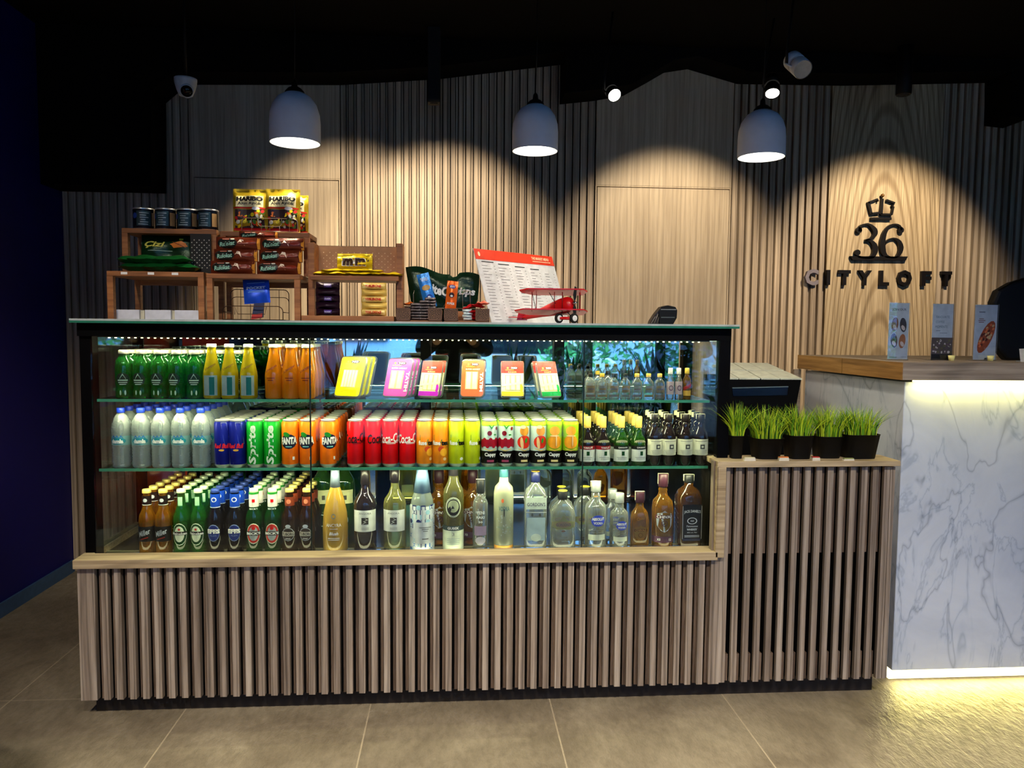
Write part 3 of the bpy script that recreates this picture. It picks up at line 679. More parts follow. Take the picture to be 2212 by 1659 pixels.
# ------------------------------------------------------------------ pendants, spots, camera
SH = P('shade_white', 206, 214, 228, .6, var=.03); INN = emit('shade_inside_glow', (1, .94, .82, 1), 2.2)
INW = P('shade_inside_white', 240, 236, 226, .6)
def pendant(x, y, z, r, lab):
    p = thing('pendant_lamp', lab, 'pendant lamp', (x, y, z), 0, 'white dome pendants over the counter')
    prof = [(r, 0), (r*1.0, r*.8), (r*.97, r*1.15), (r*.86, r*1.5), (r*.66, r*1.78), (r*.38, r*1.95), (r*.12, r*2.02)]
    MB().lathe(prof, SH, 40, cap=False).build('shade', p)
    MB().lathe([(a*.97, b*.97+.0001) for a, b in prof], INW, 32, cap=False).build('shade_lining', p)
    MB().lathe([(r*.40, r*1.90), (r*.37, r*2.02), (r*.26, r*2.14), (r*.12, r*2.22), (r*.1, r*2.4), (r*.03, r*2.5)], BLACK(), 20).build('cap', p)
    MB().tube([(0, 0, r*2.45), (.004, 0, r*2.45+.2), (0, 0, ZC-z)], .002, BLACK(), 6).build('cord', p)
    b = MB().lathe([(.0, r*.60), (r*.35, r*.64), (r*.45, r*.85), (r*.38, r*1.15), (r*.2, r*1.4), (0, r*1.45)], emit('bulb_glow', (1, .95, .84, 1), 12), 20).build('bulb', p); MATS['bulb_glow'].cycles.emission_sampling = 'NONE'
    MB().lathe([(r*.955, r*.30), (r*.2, r*.42)], emit('diffuser_glow', (1, .96, .86, 1), 6), 32, cap=True).build('diffuser', p); MATS['diffuser_glow'].cycles.emission_sampling = 'NONE'
    light('pendant_light', 'SPOT', (x, y, z+r*.26), (x, y, 0), 34, (1, .84, .6), spot=150, blend=.4, rad=.07)
pendant((atx(584, 310, .28)+atx(691, 310, .28))/2, .28, 2.128, .0965, 'white dome pendant lamp above the gold snack bags, first from the dark wall')
pendant((atx(1106, 325, .34)+atx(1205, 325, .34))/2, .34, 2.135, .0925, 'white dome pendant lamp above the red toy plane, between the other two')
pendant((atx(1593, 340, .30)+atx(1695, 340, .30))/2, .30, 2.125, .0945, 'white dome pendant lamp nearest the crown sign')
GW = P('spot_white', 200, 206, 212, .5)
def spot(px, py, Y, tgt, mat, lab, rad=.03, ln=.085, glow=None):
    c0 = at(px, py, Y); o = thing('track_spotlight', lab, 'spotlight', c0, 0, 'spotlights under the ceiling')
    d = (Vector(tgt)-c0).normalized(); M = d.to_track_quat('-Z', 'Y').to_matrix().to_4x4()
    MB().lathe([(rad*.96, -ln*.52), (rad, -ln*.5), (rad, -ln*.12)], mat, 24, M, cap=False).build('head_front', o)
    MB().lathe([(rad*.8, -ln*.14), (rad*.8, ln*.05)], BLACK(), 20, M).build('cooling_ring', o)
    MB().lathe([(rad, 0), (rad, ln*.42), (rad*.8, ln*.5), (rad*.3, ln*.53)], mat, 24, M).build('head_rear', o)
    MB().lathe([(.0, -ln*.46), (rad*.93, -ln*.5)], glow or P('lens_grey', 168, 166, 158, .3), 24, M, cap=False).build('lens', o)
    MB().tube([M @ Vector((rad, 0, -ln*.3)), M @ Vector((rad*1.3, 0, 0)), M @ Vector((rad, 0, ln*.25))], .004, mat, 6).build('bracket', o)
    MB().tube([M @ Vector((rad*1.2, 0, 0)), (M @ Vector((rad*1.2, 0, 0)))+Vector((0, 0, .05)), Vector((0, 0, ZC-c0.z))], .006, BLACK(), 8).build('stem', o)
    return o
SGLOW = emit('spot_glow', (1, .95, .85, 1), 12); SGLOW.cycles.emission_sampling = 'NONE'
spot(1722, 139, .3, (1.45, -.9, 1.6), GW, 'unlit white spotlight head high above the pendant by the sign', .038, .12)
spot(1321, 197, 1.1, (1.0, .3, 1.9), BLACK(), 'lit spotlight shining like a white spot between two pendants', .034, .09, SGLOW)
spot(1668, 184, 1.1, (1.45, .6, 1.7), BLACK(), 'black spotlight with lit face behind the pendant by the sign', .036, .11, SGLOW)
# black track housings hanging in front of the slats
def hang(px0, px1, py1, Y, lab, rnd=False):
    x0, x1, z0 = atx(px0, py1, Y), atx(px1, py1, Y), atz(px0, py1, Y)
    o = thing('track_adapter', lab, 'track lamp', ((x0+x1)/2, Y, z0), 0, 'black lamp bodies on the ceiling')
    w = (x1-x0)/2
    if rnd: MB().lathe([(w*.9, 0), (w, .006), (w, ZC-z0)], BLACK(), 20).build('housing', o); MB().lathe([(w*.7, -.003), (w*.75, .002)], P('lens_dark', 40, 40, 44, .2), 20).build('lens', o)
    else: MB().box(-w, w, -w, w, 0, ZC-z0, BLACK()).build('housing', o, bevel=.004); MB().box(-w*.6, w*.6, -w*.6, w*.6, -.004, .002, BLACK()).build('end_cap', o)
hang(924, 951, 224, 1.4, 'black box housing hanging in front of the slats left of the middle pendant')
hang(1936, 1967, 205, 1.4, 'black cylinder lamp body hanging above the crown sign', True)
# dome camera
q = at(401, 180, .9)
dc = thing('security_camera', 'white dome security camera under the black ceiling at the wall corner', 'camera', (q.x, q.y, q.z))
MB().lathe([(.030, -.055), (.040, -.03), (.0485, 0), (.050, .012), (.050, .02)], P('camera_white', 178, 190, 200, .4), 28).build('housing', dc)
M = Matrix.Translation((.012, -.02, -.038)) @ Vector((.25, -1, -.45)).normalized().to_track_quat('Z', 'Y').to_matrix().to_4x4()
MB().lathe([(.030, -.03), (.031, .012), (.027, .018)], P('camera_white', 178, 190, 200, .4), 24, M).build('eyeball', dc)
MB().lathe([(.026, .017), (.025, .0195), (.0, .0195)], P('lens_black', 6, 6, 8, .1), 24, M).build('lens', dc)
MB().lathe([(.007, .02), (.007, ZC-q.z)], BLACK(), 12).build('mount', dc)
# ------------------------------------------------------------------ drinks cans on the middle shelf
WHT = P('print_white', 228, 230, 226, .4); BLK = P('print_black', 14, 14, 16, .4); SIL = P('can_silver', 200, 202, 200, .28, .85, var=.03)
SPR_G = P('print_green', 10, 150, 30, .35); RED_ = P('print_red', 200, 16, 20, .35)
CR_, CH = .0312, .178
def can(desc, segs, art, lidm=None):
    """segs: [(z_top, material)] from the bottom; art(mb, fn) prints on the wall"""
    t = thing('soda_can', desc, 'soda can')
    prof = [(CR_*.80, 0), (CR_*.97, .007), (CR_, .012)]; mats = [SIL, SIL]
    for z, mm in segs: prof.append((CR_, z)); mats.append(mm)
    prof += [(CR_*.86, CH-.006), (CR_*.88, CH-.004), (CR_*.90, CH-.001)]; mats += [segs[-1][1], SIL, SIL]
    b = MB(); b.lathe(prof, SIL, 26, mats=mats, cap=False); b.lathe([(0, .002), (CR_*.80, 0)], SIL, 16, cap=False); art(b, round_at(CR_)); b.build('body', t, fix=False)
    l = MB(); l.lathe([(CR_*.90, CH-.001), (CR_*.87, CH), (CR_*.84, CH-.004), (0, CH-.004)], lidm or P('can_lid', 214, 216, 206, .32, .55), 24, cap=False); l.build('lid', t)
    MB().box(-.006, .006, -.014, .004, CH-.004, CH-.0026, SIL).build('pull_tab', t)
    return Proto(t)
def c_energy(b, fn):
    s = P('can_pale_silver', 176, 184, 200, .3, .7); rd = P('script_red', 205, 30, 40, .4)
    patch(b, fn, .016, .125, .034, .09, s, 'poly', pts=[(-.5, .5), (.1, .5), (.5, -.4), (-.1, -.5)]); patch(b, fn, -.022, .045, .03, .075, s, 'poly', pts=[(-.5, .5), (0, .5), (.5, -.5), (-.1, -.5)])
    text(b, 'Red Bull', rd, round_at(CR_, .001), 0, .082, .058, .018, .04, .3); patch(b, round_at(CR_, .0009), 0, .066, .02, .008, P('gold_print', 220, 170, 60, .4), 'ell')
def c_sprite(b, fn):
    text(b, 'Sprite', P('pale_script', 205, 224, 208, .4), fn, .0, .086, .145, .036, .035, .1, rot=PI/2)
def c_fanta(b, fn):
    patch(b, fn, 0, .098, .062, .056, P('badge_navy', 14, 22, 50, .4), 'ell'); patch(b, round_at(CR_, .0009), -.008, .124, .026, .018, P('leaf_print', 30, 130, 40, .4), 'ell', rot=-.4)
    text(b, 'FANTA', WHT, round_at(CR_, .0013), 0, .101, .062, .027, .06, .1, rot=.06); patch(b, round_at(CR_, .0013), 0, .079, .022, .004, P('cyan_bar', 120, 200, 200, .4)); patch(b, fn, .018, .035, .008, .012, WHT)
def c_cola(col):
    def f(b, fn):
        text(b, 'Coca-Cola', col, fn, 0, .110, .112, .036, .022, .25, rot=.08); patch(b, fn, 0, .093, .06, .0022, col)
        patch(b, fn, 0, .089, .036, .0016, col)
    return f
def c_tea(low):
    def f(b, fn):
        patch(b, fn, 0, .1, .05, .05, P('tea_leaf_green', 20, 110, 40, .4), 'poly', pts=[(-.6, .45), (.05, .1), (.75, -.3), (.5, -.55), (-.1, -.25), (-.6, -.1)])
        text(b, 'fuse', WHT, round_at(CR_, .0011), -.019, .092, .032, .017, .04); text(b, 'tea', BLK, round_at(CR_, .0011), .015, .091, .030, .018, .06)
        if low: patch(b, fn, .0, .068, .024, .022, P('peach_red', 200, 70, 30, .4), 'ell'); patch(b, round_at(CR_, .0009), .01, .056, .028, .03, P('peach_yellow', 240, 170, 40, .4), 'ell')
        patch(b, fn, .014, .03, .014, .012, WHT if not low else P('pale_peach', 240, 200, 140, .4), 'ell')
    return f
def c_juice(kind):
    yb = P('juice_gold_line', 224, 190, 90, .4)
    def f(b, fn):
        patch(b, fn, 0, .062, .17, .012, BLK, 'poly', pts=[(-.2, .5), (0, -.6), (.2, .5)] if False else [(-.5, .5), (-.25, -.0), (0, -.6), (.25, 0), (.5, .5)])
        f2 = round_at(CR_, .001); f3 = round_at(CR_, .0014)
        if kind == 'cherry':
            for k in range(7): patch(b, f2, -.036+k*.012, .088+(k % 2)*.006, .020, .034, P('cherry_pile', 150, 12, 36, .4), 'ell')
            patch(b, f2, -.004, .128, .018, .019, P('cherry_dark', 120, 10, 20, .3), 'ell'); patch(b, f2, .026, .146, .012, .014, P('cherry_dark', 120, 10, 20, .3), 'ell')
            patch(b, f2, .004, .151, .022, .016, P('leaf_print', 30, 130, 40, .4), 'poly', pts=[(-.5, .5), (.5, .5), (0, -.5)]); patch(b, f2, .018, .122, .012, .006, P('leaf_print', 30, 130, 40, .4), 'ell')
        elif kind == 'peach':
            patch(b, f2, .0, .137, .036, .038, P('peach_slice', 226, 150, 50, .4), 'ell'); patch(b, f3, -.006, .152, .022, .014, P('pale_slice', 220, 214, 180, .4), 'ell')
            patch(b, f2, 0, .094, .056, .050, P('peach_skin', 206, 44, 24, .4), 'ell'); patch(b, f3, -.01, .09, .012, .048, P('pale_peach', 240, 200, 140, .4), 'ell', rot=.1); patch(b, round_at(CR_, .0018), .006, .1, .009, .02, P('leaf_print', 30, 130, 40, .4), 'ell', rot=-.2)
        else:
            patch(b, f2, 0, .137, .040, .036, P('orange_slice', 232, 160, 40, .4), 'ell'); patch(b, f2, 0, .094, .056, .052, P('orange_half', 226, 150, 36, .4), 'ell')
            patch(b, f3, .006, .1, .005, .046, P('pale_peach', 240, 200, 140, .4), 'ell'); patch(b, f3, 0, .118, .036, .005, P('pale_peach', 240, 200, 140, .4), 'ell')
        for s in (-1, 1): patch(b, f3, s*.011, .0645, .025, .0028, yb, rot=s*.32)
        text(b, 'Cappy', WHT, f3, 0, .045, .046, .018, .04)
        patch(b, f3, 0, .022, .026, .008, P('juice_tag', 220, 200, 140, .4) if kind != 'cherry' else P('cherry_tag', 150, 60, 90, .4))
    return f
G0 = lambda n, *c: P(n, *c, .3, 0)
BLUEC = P('can_blue', 12, 22, 120, .3, .35); GRNC = P('can_green', 12, 140, 36, .3, .2); ORGC = P('can_orange', 232, 110, 14, .3, .15); REDC = P('can_red', 196, 8, 16, .3, .15)
TEAO = P('can_tea_orange', 222, 130, 26, .3, .15); TEAL_ = P('can_tea_lime', 170, 186, 20, .3, .15); JW = P('can_juice_white', 190, 214, 204, .3); JG = P('can_juice_lime', 150, 190, 30, .3, .1); JB = P('can_juice_black', 14, 12, 14, .35)
kinds = {
 'energy': ('slim blue and silver energy drink can', can('c', [(.166, BLUEC)], c_energy)),
 'sprite': ('slim green soda can with tall pale lettering', can('c', [(.166, GRNC)], c_sprite)),
 'fanta': ('slim orange soda can with navy fruit badge', can('c', [(.166, ORGC)], c_fanta)),
 'zero': ('slim red cola can with black script', can('c', [(.166, REDC)], c_cola(BLK))),
 'cola': ('slim red cola can with white script', can('c', [(.166, REDC)], c_cola(WHT))),
 'teao': ('slim orange iced tea can with green swoosh', can('c', [(.166, TEAO)], c_tea(True))),
 'teal': ('slim lime yellow iced tea can with green swoosh', can('c', [(.166, TEAL_)], c_tea(False))),
 'cherry': ('slim juice can with cherries over a black base', can('c', [(.06, JB), (.155, JW), (.166, JG)], c_juice('cherry'))),
 'peach': ('slim juice can with red peach over a black base', can('c', [(.06, JB), (.155, JW), (.166, JG)], c_juice('peach'))),
 'orange': ('slim juice can with orange halves over a black base', can('c', [(.06, JB), (.155, JG), (.166, JG)], c_juice('orange'))),
}
cols = [('energy', 482, .25), ('energy', 513, -.1), ('sprite', 552, .15), ('sprite', 588, .1), ('fanta', 627, .1), ('fanta', 665, 0), ('fanta', 709, .1),
        ('zero', 768, .5), ('zero', 806, 1.0), ('cola', 843, .15), ('cola', 880, .55), ('teao', 917, .5), ('teao', 951, .15), ('teal', 986, .45), ('teal', 1020, .9),
        ('cherry', 1057, .25), ('cherry', 1093, 0), ('peach', 1127, .2), ('peach', 1162, .3), ('orange', 1197, -.2), ('orange', 1232, -.25)]
seen = {}; tot = {}
for k, *_ in cols: tot[k] = tot.get(k, 0)+1
for k, px, rz in cols:
    seen[k] = seen.get(k, 0)+1; x = atx(px, 955, .128); d, pr = kinds[k]
    side = {2: ['left', 'right'], 3: ['left', 'middle', 'right']}[tot[k]][seen[k]-1]
    rows = 6 if k not in ('cherry', 'peach') else 5
    for r in range(rows):
        pos = 'front of the %s column' % side if r == 0 else '%s in the %s column' % (ORD[r], side)
        pr.put((x+random.uniform(-.0006, .0006), .128+r*.0642, S2+.0005), rz+random.uniform(-.25, .25), d+', '+pos, 'drinks cans on the middle glass shelf')

# ------------------------------------------------------------------ bottles
def bottle(name, cat, desc, prof, glass, cap=None, label=None, neck=None, seg=22, sq=None, sx=1, sy=1, extra=None, foil=None):
    t = thing(name, desc, cat)
    MB().lathe(prof, glass, seg, sq=sq, sx=sx, sy=sy, cap=True).build('body', t)
    if cap: 
        cm, z0, z1, r = cap[:4]; MB().lathe([(r, z0), (r*1.02, z0+.001), (r, z1-.002), (r*.9, z1)], cm, 20).build('cap', t)
        if len(cap) > 4: MB().lathe([(r*.98, z1), (r*.9, z1+.002)], cap[4], 18).build('cap_top', t)
    if foil: fm, z0, r0, z1, r1 = foil; MB().lathe([(r0, z0), (r1, z1-.002), (r1*.9, z1)], fm, 20).build('neck_foil', t)
    for nm, fn in (('label', label), ('neck_label', neck), ('tax_strip', extra)):
        if fn: b = MB(); fn(b); b.build(nm, t, fix=False)
    return Proto(t)
def rows_of(pr, desc, pxs, n, y0, dy, z, base_px, group, rot=.2, names=None):
    for i, px in enumerate(pxs):
        x = atx(px, base_px, y0)
        nm = names[i] if names else ORD[i]+' column'
        for r in range(n):
            pos = 'front of the '+nm if r == 0 else '%s in the %s' % (ORD[r], nm)
            pr.put((x, y0+r*dy, z+.0005), random.uniform(-rot, rot), desc+', '+pos, group)
CAPW = P('cap_pale_metal', 214, 214, 196, .3, .4)
# water
WAT = glassy('water_bottle_plastic', (.92, .99, .97, 1), (.84, 1, .98, 1), .26, .06, .45, 1.6, ripple=.9)
def ribs(z): return
wp = [(.030, 0), (.0325, .006), (.0325, .012)]
for k in range(6): z = .016+k*.011; wp += [(.0315, z), (.0335, z+.005)]
wp += [(.0330, .084), (.0330, .122), (.0345, .128), (.0340, .150), (.0300, .172), (.0200, .192), (.0125, .200), (.0125, .206)]
def wl(b):
    f = round_at(.0330, .0006); f2 = round_at(.0330, .0011); f3 = round_at(.0330, .0015)
    patch(b, f, 0, .102, .150, .034, glassy('water_label_film', (.6, .9, .9, 1), (.35, .72, .74, 1), .55, .2, .3), n=20)
    patch(b, f2, 0, .101, .060, .026, P('water_label_teal', 24, 130, 150, .4), 'ell')
    for k in (-1, 0, 1): patch(b, f2, k*.013, .117, .016, .012, P('water_label_blue', 40, 110, 190, .4), 'poly', pts=[(-.5, -.5), (.5, -.5), (0, .5)])
    text(b, 'damla', WHT, f3, 0, .100, .042, .016, .05)
water = bottle('water_bottle', 'water bottle', 'w', wp, WAT, (P('cap_blue', 20, 50, 170, .35), .203, .221, .0145), wl)
rows_of(water, 'clear water bottle with blue cap', (264, 307, 349, 392, 436), 5, .132, .0735, S2, 1010, 'water bottles on the middle shelf')
# beers on the deck
def beer_prof(H=.244, r=.0305): return [(r*.9, 0), (r, .004), (r, .128), (r*.93, .145), (r*.62, .168), (.0150, .190), (.0132, .226), (.0146, .229), (.0146, .233)]
CY_ = P('cap_gold', 214, 196, 110, .3, .4); CG = P('cap_green_white', 196, 214, 176, .35, .3); CB = P('cap_blue_dark', 40, 60, 130, .35, .3)
def lab_amber(b):
    f = round_at(.0305, .0006); g = round_at(.0305, .0011)
    patch(b, f, 0, .080, .082, .056, P('label_black', 12, 12, 16, .35), n=14); text(b, 'Miller', P('label_silver', 170, 178, 190, .4), g, 0, .085, .046, .02, .02, .3, rot=.35)
    patch(b, g, .0, .064, .03, .003, P('label_red', 150, 30, 30, .4), rot=.3)
def nk_amber(b): f = round_at(.0150, .0012); patch(b, f, 0, .203, .085, .036, P('label_black', 12, 12, 16, .35), n=16); patch(b, round_at(.0150, .0018), 0, .204, .014, .014, P('label_silver', 170, 178, 190, .4), 'ell'); patch(b, round_at(.0150, .0018), 0, .187, .08, .002, WHT, n=14)
amber = bottle('beer_bottle', 'beer bottle', 'b', beer_prof(), glassy('glass_amber', (.90, .50, .10, 1), (.60, .25, .02, 1), .30, .03, .6), (CY_, .230, .244, .0158), lab_amber, nk_amber)
def lab_hein(b):
    f = round_at(.0305, .0006); g = round_at(.0305, .0011); h = round_at(.0305, .0016); dg = P('label_deep_green', 8, 60, 26, .4)
    patch(b, f, 0, .078, .054, .084, P('label_ivory', 214, 226, 200, .4), 'ell'); patch(b, g, 0, .078, .050, .078, dg, 'ell'); patch(b, h, 0, .079, .035, .060, P('label_ivory', 214, 226, 200, .4), 'ell')
    patch(b, round_at(.0305, .002), 0, .082, .056, .013, P('label_black', 12, 12, 16, .35)); text(b, 'Heineken', WHT, round_at(.0305, .0026), 0, .0815, .052, .010, .03)
    st = [(math.sin(2*PI*k/10)*(.5 if k % 2 == 0 else .2), math.cos(2*PI*k/10)*(.5 if k % 2 == 0 else .2)) for k in range(10)]
    patch(b, round_at(.0305, .0022), 0, .097, .014, .014, RED_, 'poly', pts=st)
def nk_hein(b): patch(b, round_at(.0150, .0012), 0, .198, .016, .036, P('label_pale_green', 150, 196, 160, .4), n=4)
hein = bottle('beer_bottle', 'beer bottle', 'b', beer_prof(), glassy('glass_green', (.12, .62, .10, 1), (.02, .22, .03, 1), .4, .03, .6), (CG, .230, .244, .0158), lab_hein, nk_hein)
def lab_efes(b):
    f = round_at(.0305, .0006); g = round_at(.0305, .0011); h = round_at(.0305, .0016)
    patch(b, f, 0, .082, .046, .064, P('label_grey_blue', 120, 140, 180, .4), 'ell'); patch(b, g, 0, .082, .042, .058, P('label_navy', 16, 36, 110, .4), 'ell')
    text(b, 'EFES', WHT, h, 0, .088, .046, .017, .06); text(b, 'PILSEN', P('label_grey_blue', 120, 140, 180, .4), h, 0, .072, .022, .006, .0)
def nk_efes(b): patch(b, round_at(.0165, .0014), 0, .200, .090, .052, P('foil_blue', 22, 70, 190, .3, .3), n=18); ring(b, round_at(.0165, .002), 0, .205, .018, .018, .3, WHT, 14); patch(b, round_at(.0165, .002), 0, .176, .085, .002, WHT, n=16)
efes = bottle('beer_bottle', 'beer bottle', 'b', beer_prof(), glassy('glass_dark_blue', (.12, .10, .07, 1), (.008, .008, .014, 1), .7, .03, .4), (CB, .230, .244, .0158), lab_efes, nk_efes)
def lab_beck(b):
    f = round_at(.0305, .0006); g = round_at(.0305, .0011); h = round_at(.0305, .0016)
    patch(b, f, 0, .078, .052, .078, P('label_ivory', 214, 226, 200, .4), 'ell'); patch(b, g, 0, .078, .048, .072, P('label_rust', 178, 44, 36, .4), 'ell'); patch(b, h, 0, .078, .034, .054, P('label_grey', 150, 160, 160, .4), 'ell')
    patch(b, round_at(.0305, .002), 0, .079, .054, .015, P('label_black', 12, 12, 16, .35)); text(b, "BECK'S", WHT, round_at(.0305, .0026), 0, .079, .050, .010, .05); patch(b, round_at(.0305, .0024), 0, .099, .013, .013, RED_, 'ell')
def nk_beck(b): patch(b, round_at(.0165, .0014), 0, .200, .088, .048, P('neck_label_pale', 206, 206, 200, .35), n=18); patch(b, round_at(.0165, .002), 0, .200, .010, .012, RED_); patch(b, round_at(.0165, .002), 0, .228, .088, .008, P('neck_green', 30, 120, 40, .35), n=18); text(b, "BECK'S", WHT, round_at(.018, .004), 0, .170, .026, .006, .02)
beck = bottle('beer_bottle', 'beer bottle', 'b', beer_prof(), glassy('glass_forest', (.08, .34, .10, 1), (.006, .07, .015, 1), .55, .03, .5), (CG, .230, .244, .0158), lab_beck, nk_beck)
def lab_tub(b):
    f = round_at(.0305, .0006); g = round_at(.0305, .0011); h = round_at(.0305, .0016)
    patch(b, f, 0, .074, .048, .050, P('label_silver', 170, 178, 190, .4), 'ell'); patch(b, g, 0, .074, .044, .046, P('label_dark_brown', 40, 30, 26, .4), 'ell'); patch(b, f, 0, .104, .02, .014, P('label_silver', 170, 178, 190, .4), 'ell')
    patch(b, h, 0, .075, .048, .016, P('label_pale_tan', 190, 186, 172, .4)); text(b, 'TUBORG', BLK, round_at(.0305, .0022), 0, .075, .044, .011, .03); text(b, 'GOLD', WHT, round_at(.0305, .0022), 0, .058, .018, .005, .02)
def nk_tub(b): patch(b, round_at(.0165, .0014), 0, .196, .07, .034, P('neck_rust', 110, 44, 24, .4), n=14); patch(b, round_at(.0165, .002), 0, .196, .016, .018, P('neck_rust_pale', 196, 120, 90, .4), 'ell')
tub = bottle('beer_bottle', 'beer bottle', 'b', beer_prof(), glassy('glass_brown', (.45, .20, .07, 1), (.035, .014, .006, 1), .6, .03, .5), (CY_, .230, .244, .0158), lab_tub, nk_tub)
for pr, d, px in ((amber, 'amber beer bottle with black diagonal label', (320, 355)), (hein, 'green beer bottle with red star on oval label', (394, 431)), (efes, 'dark beer bottle with blue neck foil and round blue label', (467, 509)),
                  (beck, 'green beer bottle with white neck and red oval label', (550, 590)), (tub, 'brown beer bottle with pale ring label', (627, 664))):
    for i, p in enumerate(px):
        for r in range(6):
            pos = ', front of %s column' % ('left', 'right')[i] if r == 0 else ', %s in %s column' % (ORD[r], ('left', 'right')[i])
            pr.put((atx(p, 1188, .127), .127+r*.0655, DECK+.002), random.uniform(-.15, .15), d+pos, 'beer bottles on the case floor')
# soda bottles on the top shelf
def lab_soda(b):
    f = round_at(.0315, .0006); w = P('print_pale_green', 170, 200, 180, .4)
    patch(b, f, 0, .072, .05, .046, P('label_dark_green', 14, 44, 34, .4), 'ell'); g = round_at(.0315, .0012)
    patch(b, g, 0, .083, .022, .020, w, 'poly', pts=[(-.5, -.5), (.5, -.5), (0, .5)]); patch(b, g, 0, .068, .034, .004, w); patch(b, g, 0, .060, .03, .003, w); patch(b, g, 0, .053, .022, .003, w)
    for s in (-1, 1): patch(b, f, s*.008, .022, .006, .018, w, 'ell')
sodap = [(.028, 0), (.031, .005), (.031, .030), (.0285, .042), (.0315, .052), (.0315, .090), (.0315, .118), (.028, .138), (.0175, .152), (.0150, .160), (.0150, .168)]
soda = bottle('soda_bottle', 'soda bottle', 'b', sodap, glassy('glass_bright_green', (.12, .72, .14, 1), (.02, .34, .05, 1), .38, .03, .6), (CAPW, .164, .178, .0185), lab_soda)
rows_of(soda, 'green mineral water bottle with white cap', (270, 308, 346, 384, 422), 5, .130, .068, S3, 860, 'green mineral water bottles on the top shelf')
for i, px in enumerate((478, 516)):
    for r in range(3): soda.put((atx(px, 858, .2), .20+r*.068, S3+.0005), 0, 'green mineral water bottle behind the yellow bottles, %s column, %s' % (('left', 'right')[i], ('front', 'middle', 'rear')[r]), 'green mineral water bottles on the top shelf')
def tonic(name, g, art, lab): 
    pf = [(.0285, 0), (.0315, .006), (.0320, .085), (.0305, .100), (.0215, .142), (.0155, .176), (.0150, .190), (.0160, .192)]
    return bottle('soda_bottle', 'soda bottle', 'b', pf, g, (CAPW, .190, .203, .0175), lab)
def lab_t1(b):
    f = round_at(.0320, .0006); g = round_at(.0320, .0011); patch(b, f, 0, .050, .052, .074, P('label_silver_blue', 150, 176, 180, .3, .4), n=10); patch(b, g, .006, .048, .018, .066, P('label_teal_dark', 16, 90, 90, .35), n=4)
    text(b, 'Schweppes', P('print_olive', 110, 80, 10, .4), lambda u, v: (( .026+.003)*math.sin(u/.026), -(.0320-(v-.100)*.24)*math.cos(u/.026)-.002, v), 0, .118, .044, .012, .02, .2, rot=.6)
def lab_t2(b):
    text(b, 'Schweppes', P('print_brown', 110, 40, 10, .4), lambda u, v: ((.026+.003)*math.sin(u/.026), -(.0320-(v-.100)*.24)*math.cos(u/.026)-.002, v), 0, .112, .048, .013, .02, .2, rot=.6)
    patch(b, round_at(.0320, .0008), 0, .078, .03, .003, P('print_brown', 110, 40, 10, .4)); patch(b, round_at(.0320, .0008), 0, .070, .02, .003, P('print_brown', 110, 40, 10, .4))
ton = tonic('t', glassy('glass_yellow', (.98, .86, .12, 1), (.90, .70, .02, 1), .62, .03, .6), None, lab_t1)
for i, px in enumerate((459, 497, 538)): ton.put((atx(px, 860, .128), .128, S3+.0005), .05, 'yellow tonic bottle with silver label, %s of the three' % ('left', 'middle', 'right')[i], 'yellow tonic bottles on the top shelf')
orb = tonic('o', glassy('glass_orange', (1, .5, .06, 1), (1, .34, .01, 1), .72, .03, .6), None, lab_t2)
rows_of(orb, 'orange soda bottle with pale cap', (592, 628, 663), 4, .128, .07, S3, 860, 'orange soda bottles on the top shelf', names=['left column', 'middle column', 'right column'])

# miniature spirits on the top shelf, right
GC = glassy('glass_clear', (.95, .99, .97, 1), (.80, .90, .84, 1), .12, .02, .45, 1.6); GAM = glassy('glass_whisky', (.95, .60, .12, 1), (.62, .27, .02, 1), .26, .02, .6)
def mini(capm, lm, lm2, glass=GC, txt=None):
    def lb(b): 
        fn = flat_at(-.0125, .0008); patch(b, fn, 0, .040, .030, .026, lm); patch(b, flat_at(-.0125, .0013), 0, .040, .024, .006, lm2); patch(b, fn, 0, .014, .034, .009, lm2)
    return bottle('miniature_bottle', 'miniature bottle', 'b', [(.021, 0), (.0225, .003), (.0225, .056), (.019, .068), (.0085, .080), (.0075, .090)], glass, (capm, .086, .100, .0092), lb, sq=lambda z: 5 if z < .062 else (3 if z < .072 else 2), sx=.88, sy=.52, seg=20)
KB = P('cap_black', 20, 22, 22, .4); KG = P('cap_yellow', 214, 180, 70, .4)
L1 = P('mini_label_amber', 196, 140, 60, .4); L2 = P('mini_label_rust', 150, 90, 70, .4); L3 = P('mini_label_grey', 176, 170, 160, .4)
ms = [mini(KB, L1, L2), mini(KG, L3, L1), mini(KB, L1, L2), mini(KB, L1, L3), mini(KG, L3, L2), mini(KG, L3, L1), mini(KG, L1, L2)]
mdesc = ['with black cap nearest the pane seam', 'with yellow cap, second from the pane seam', 'with black cap and amber label, third from the seam', 'with black cap, fourth from the pane seam', 'with yellow cap and grey label, fifth from the seam', 'with yellow cap, sixth from the pane seam', 'with yellow cap and amber label, last of the flasks']
for pr, px, d in zip(ms, (1275, 1300, 1325, 1350, 1375, 1400, 1424), mdesc): pr.put((atx(px, 858, .125), .125, S3+.0005), 0, 'flat clear miniature flask '+d, 'miniature flasks on the top shelf')
for i, px in enumerate((1272, 1290, 1312)): ms[i % 2*4].put((atx(px, 855, .30), .30, S3+.0005), 0, 'flat clear miniature flask in the back row, %s of three' % ('left', 'middle', 'right')[i], 'miniature flasks on the top shelf')
def slim_lab(b): f = round_at(.0140, .0006); patch(b, f, 0, .045, .05, .05, P('mini_label_pink_grey', 176, 160, 166, .4), n=8); ring(b, round_at(.014, .0012), 0, .045, .016, .02, .3, P('ink_purple', 90, 60, 90, .4), 14)
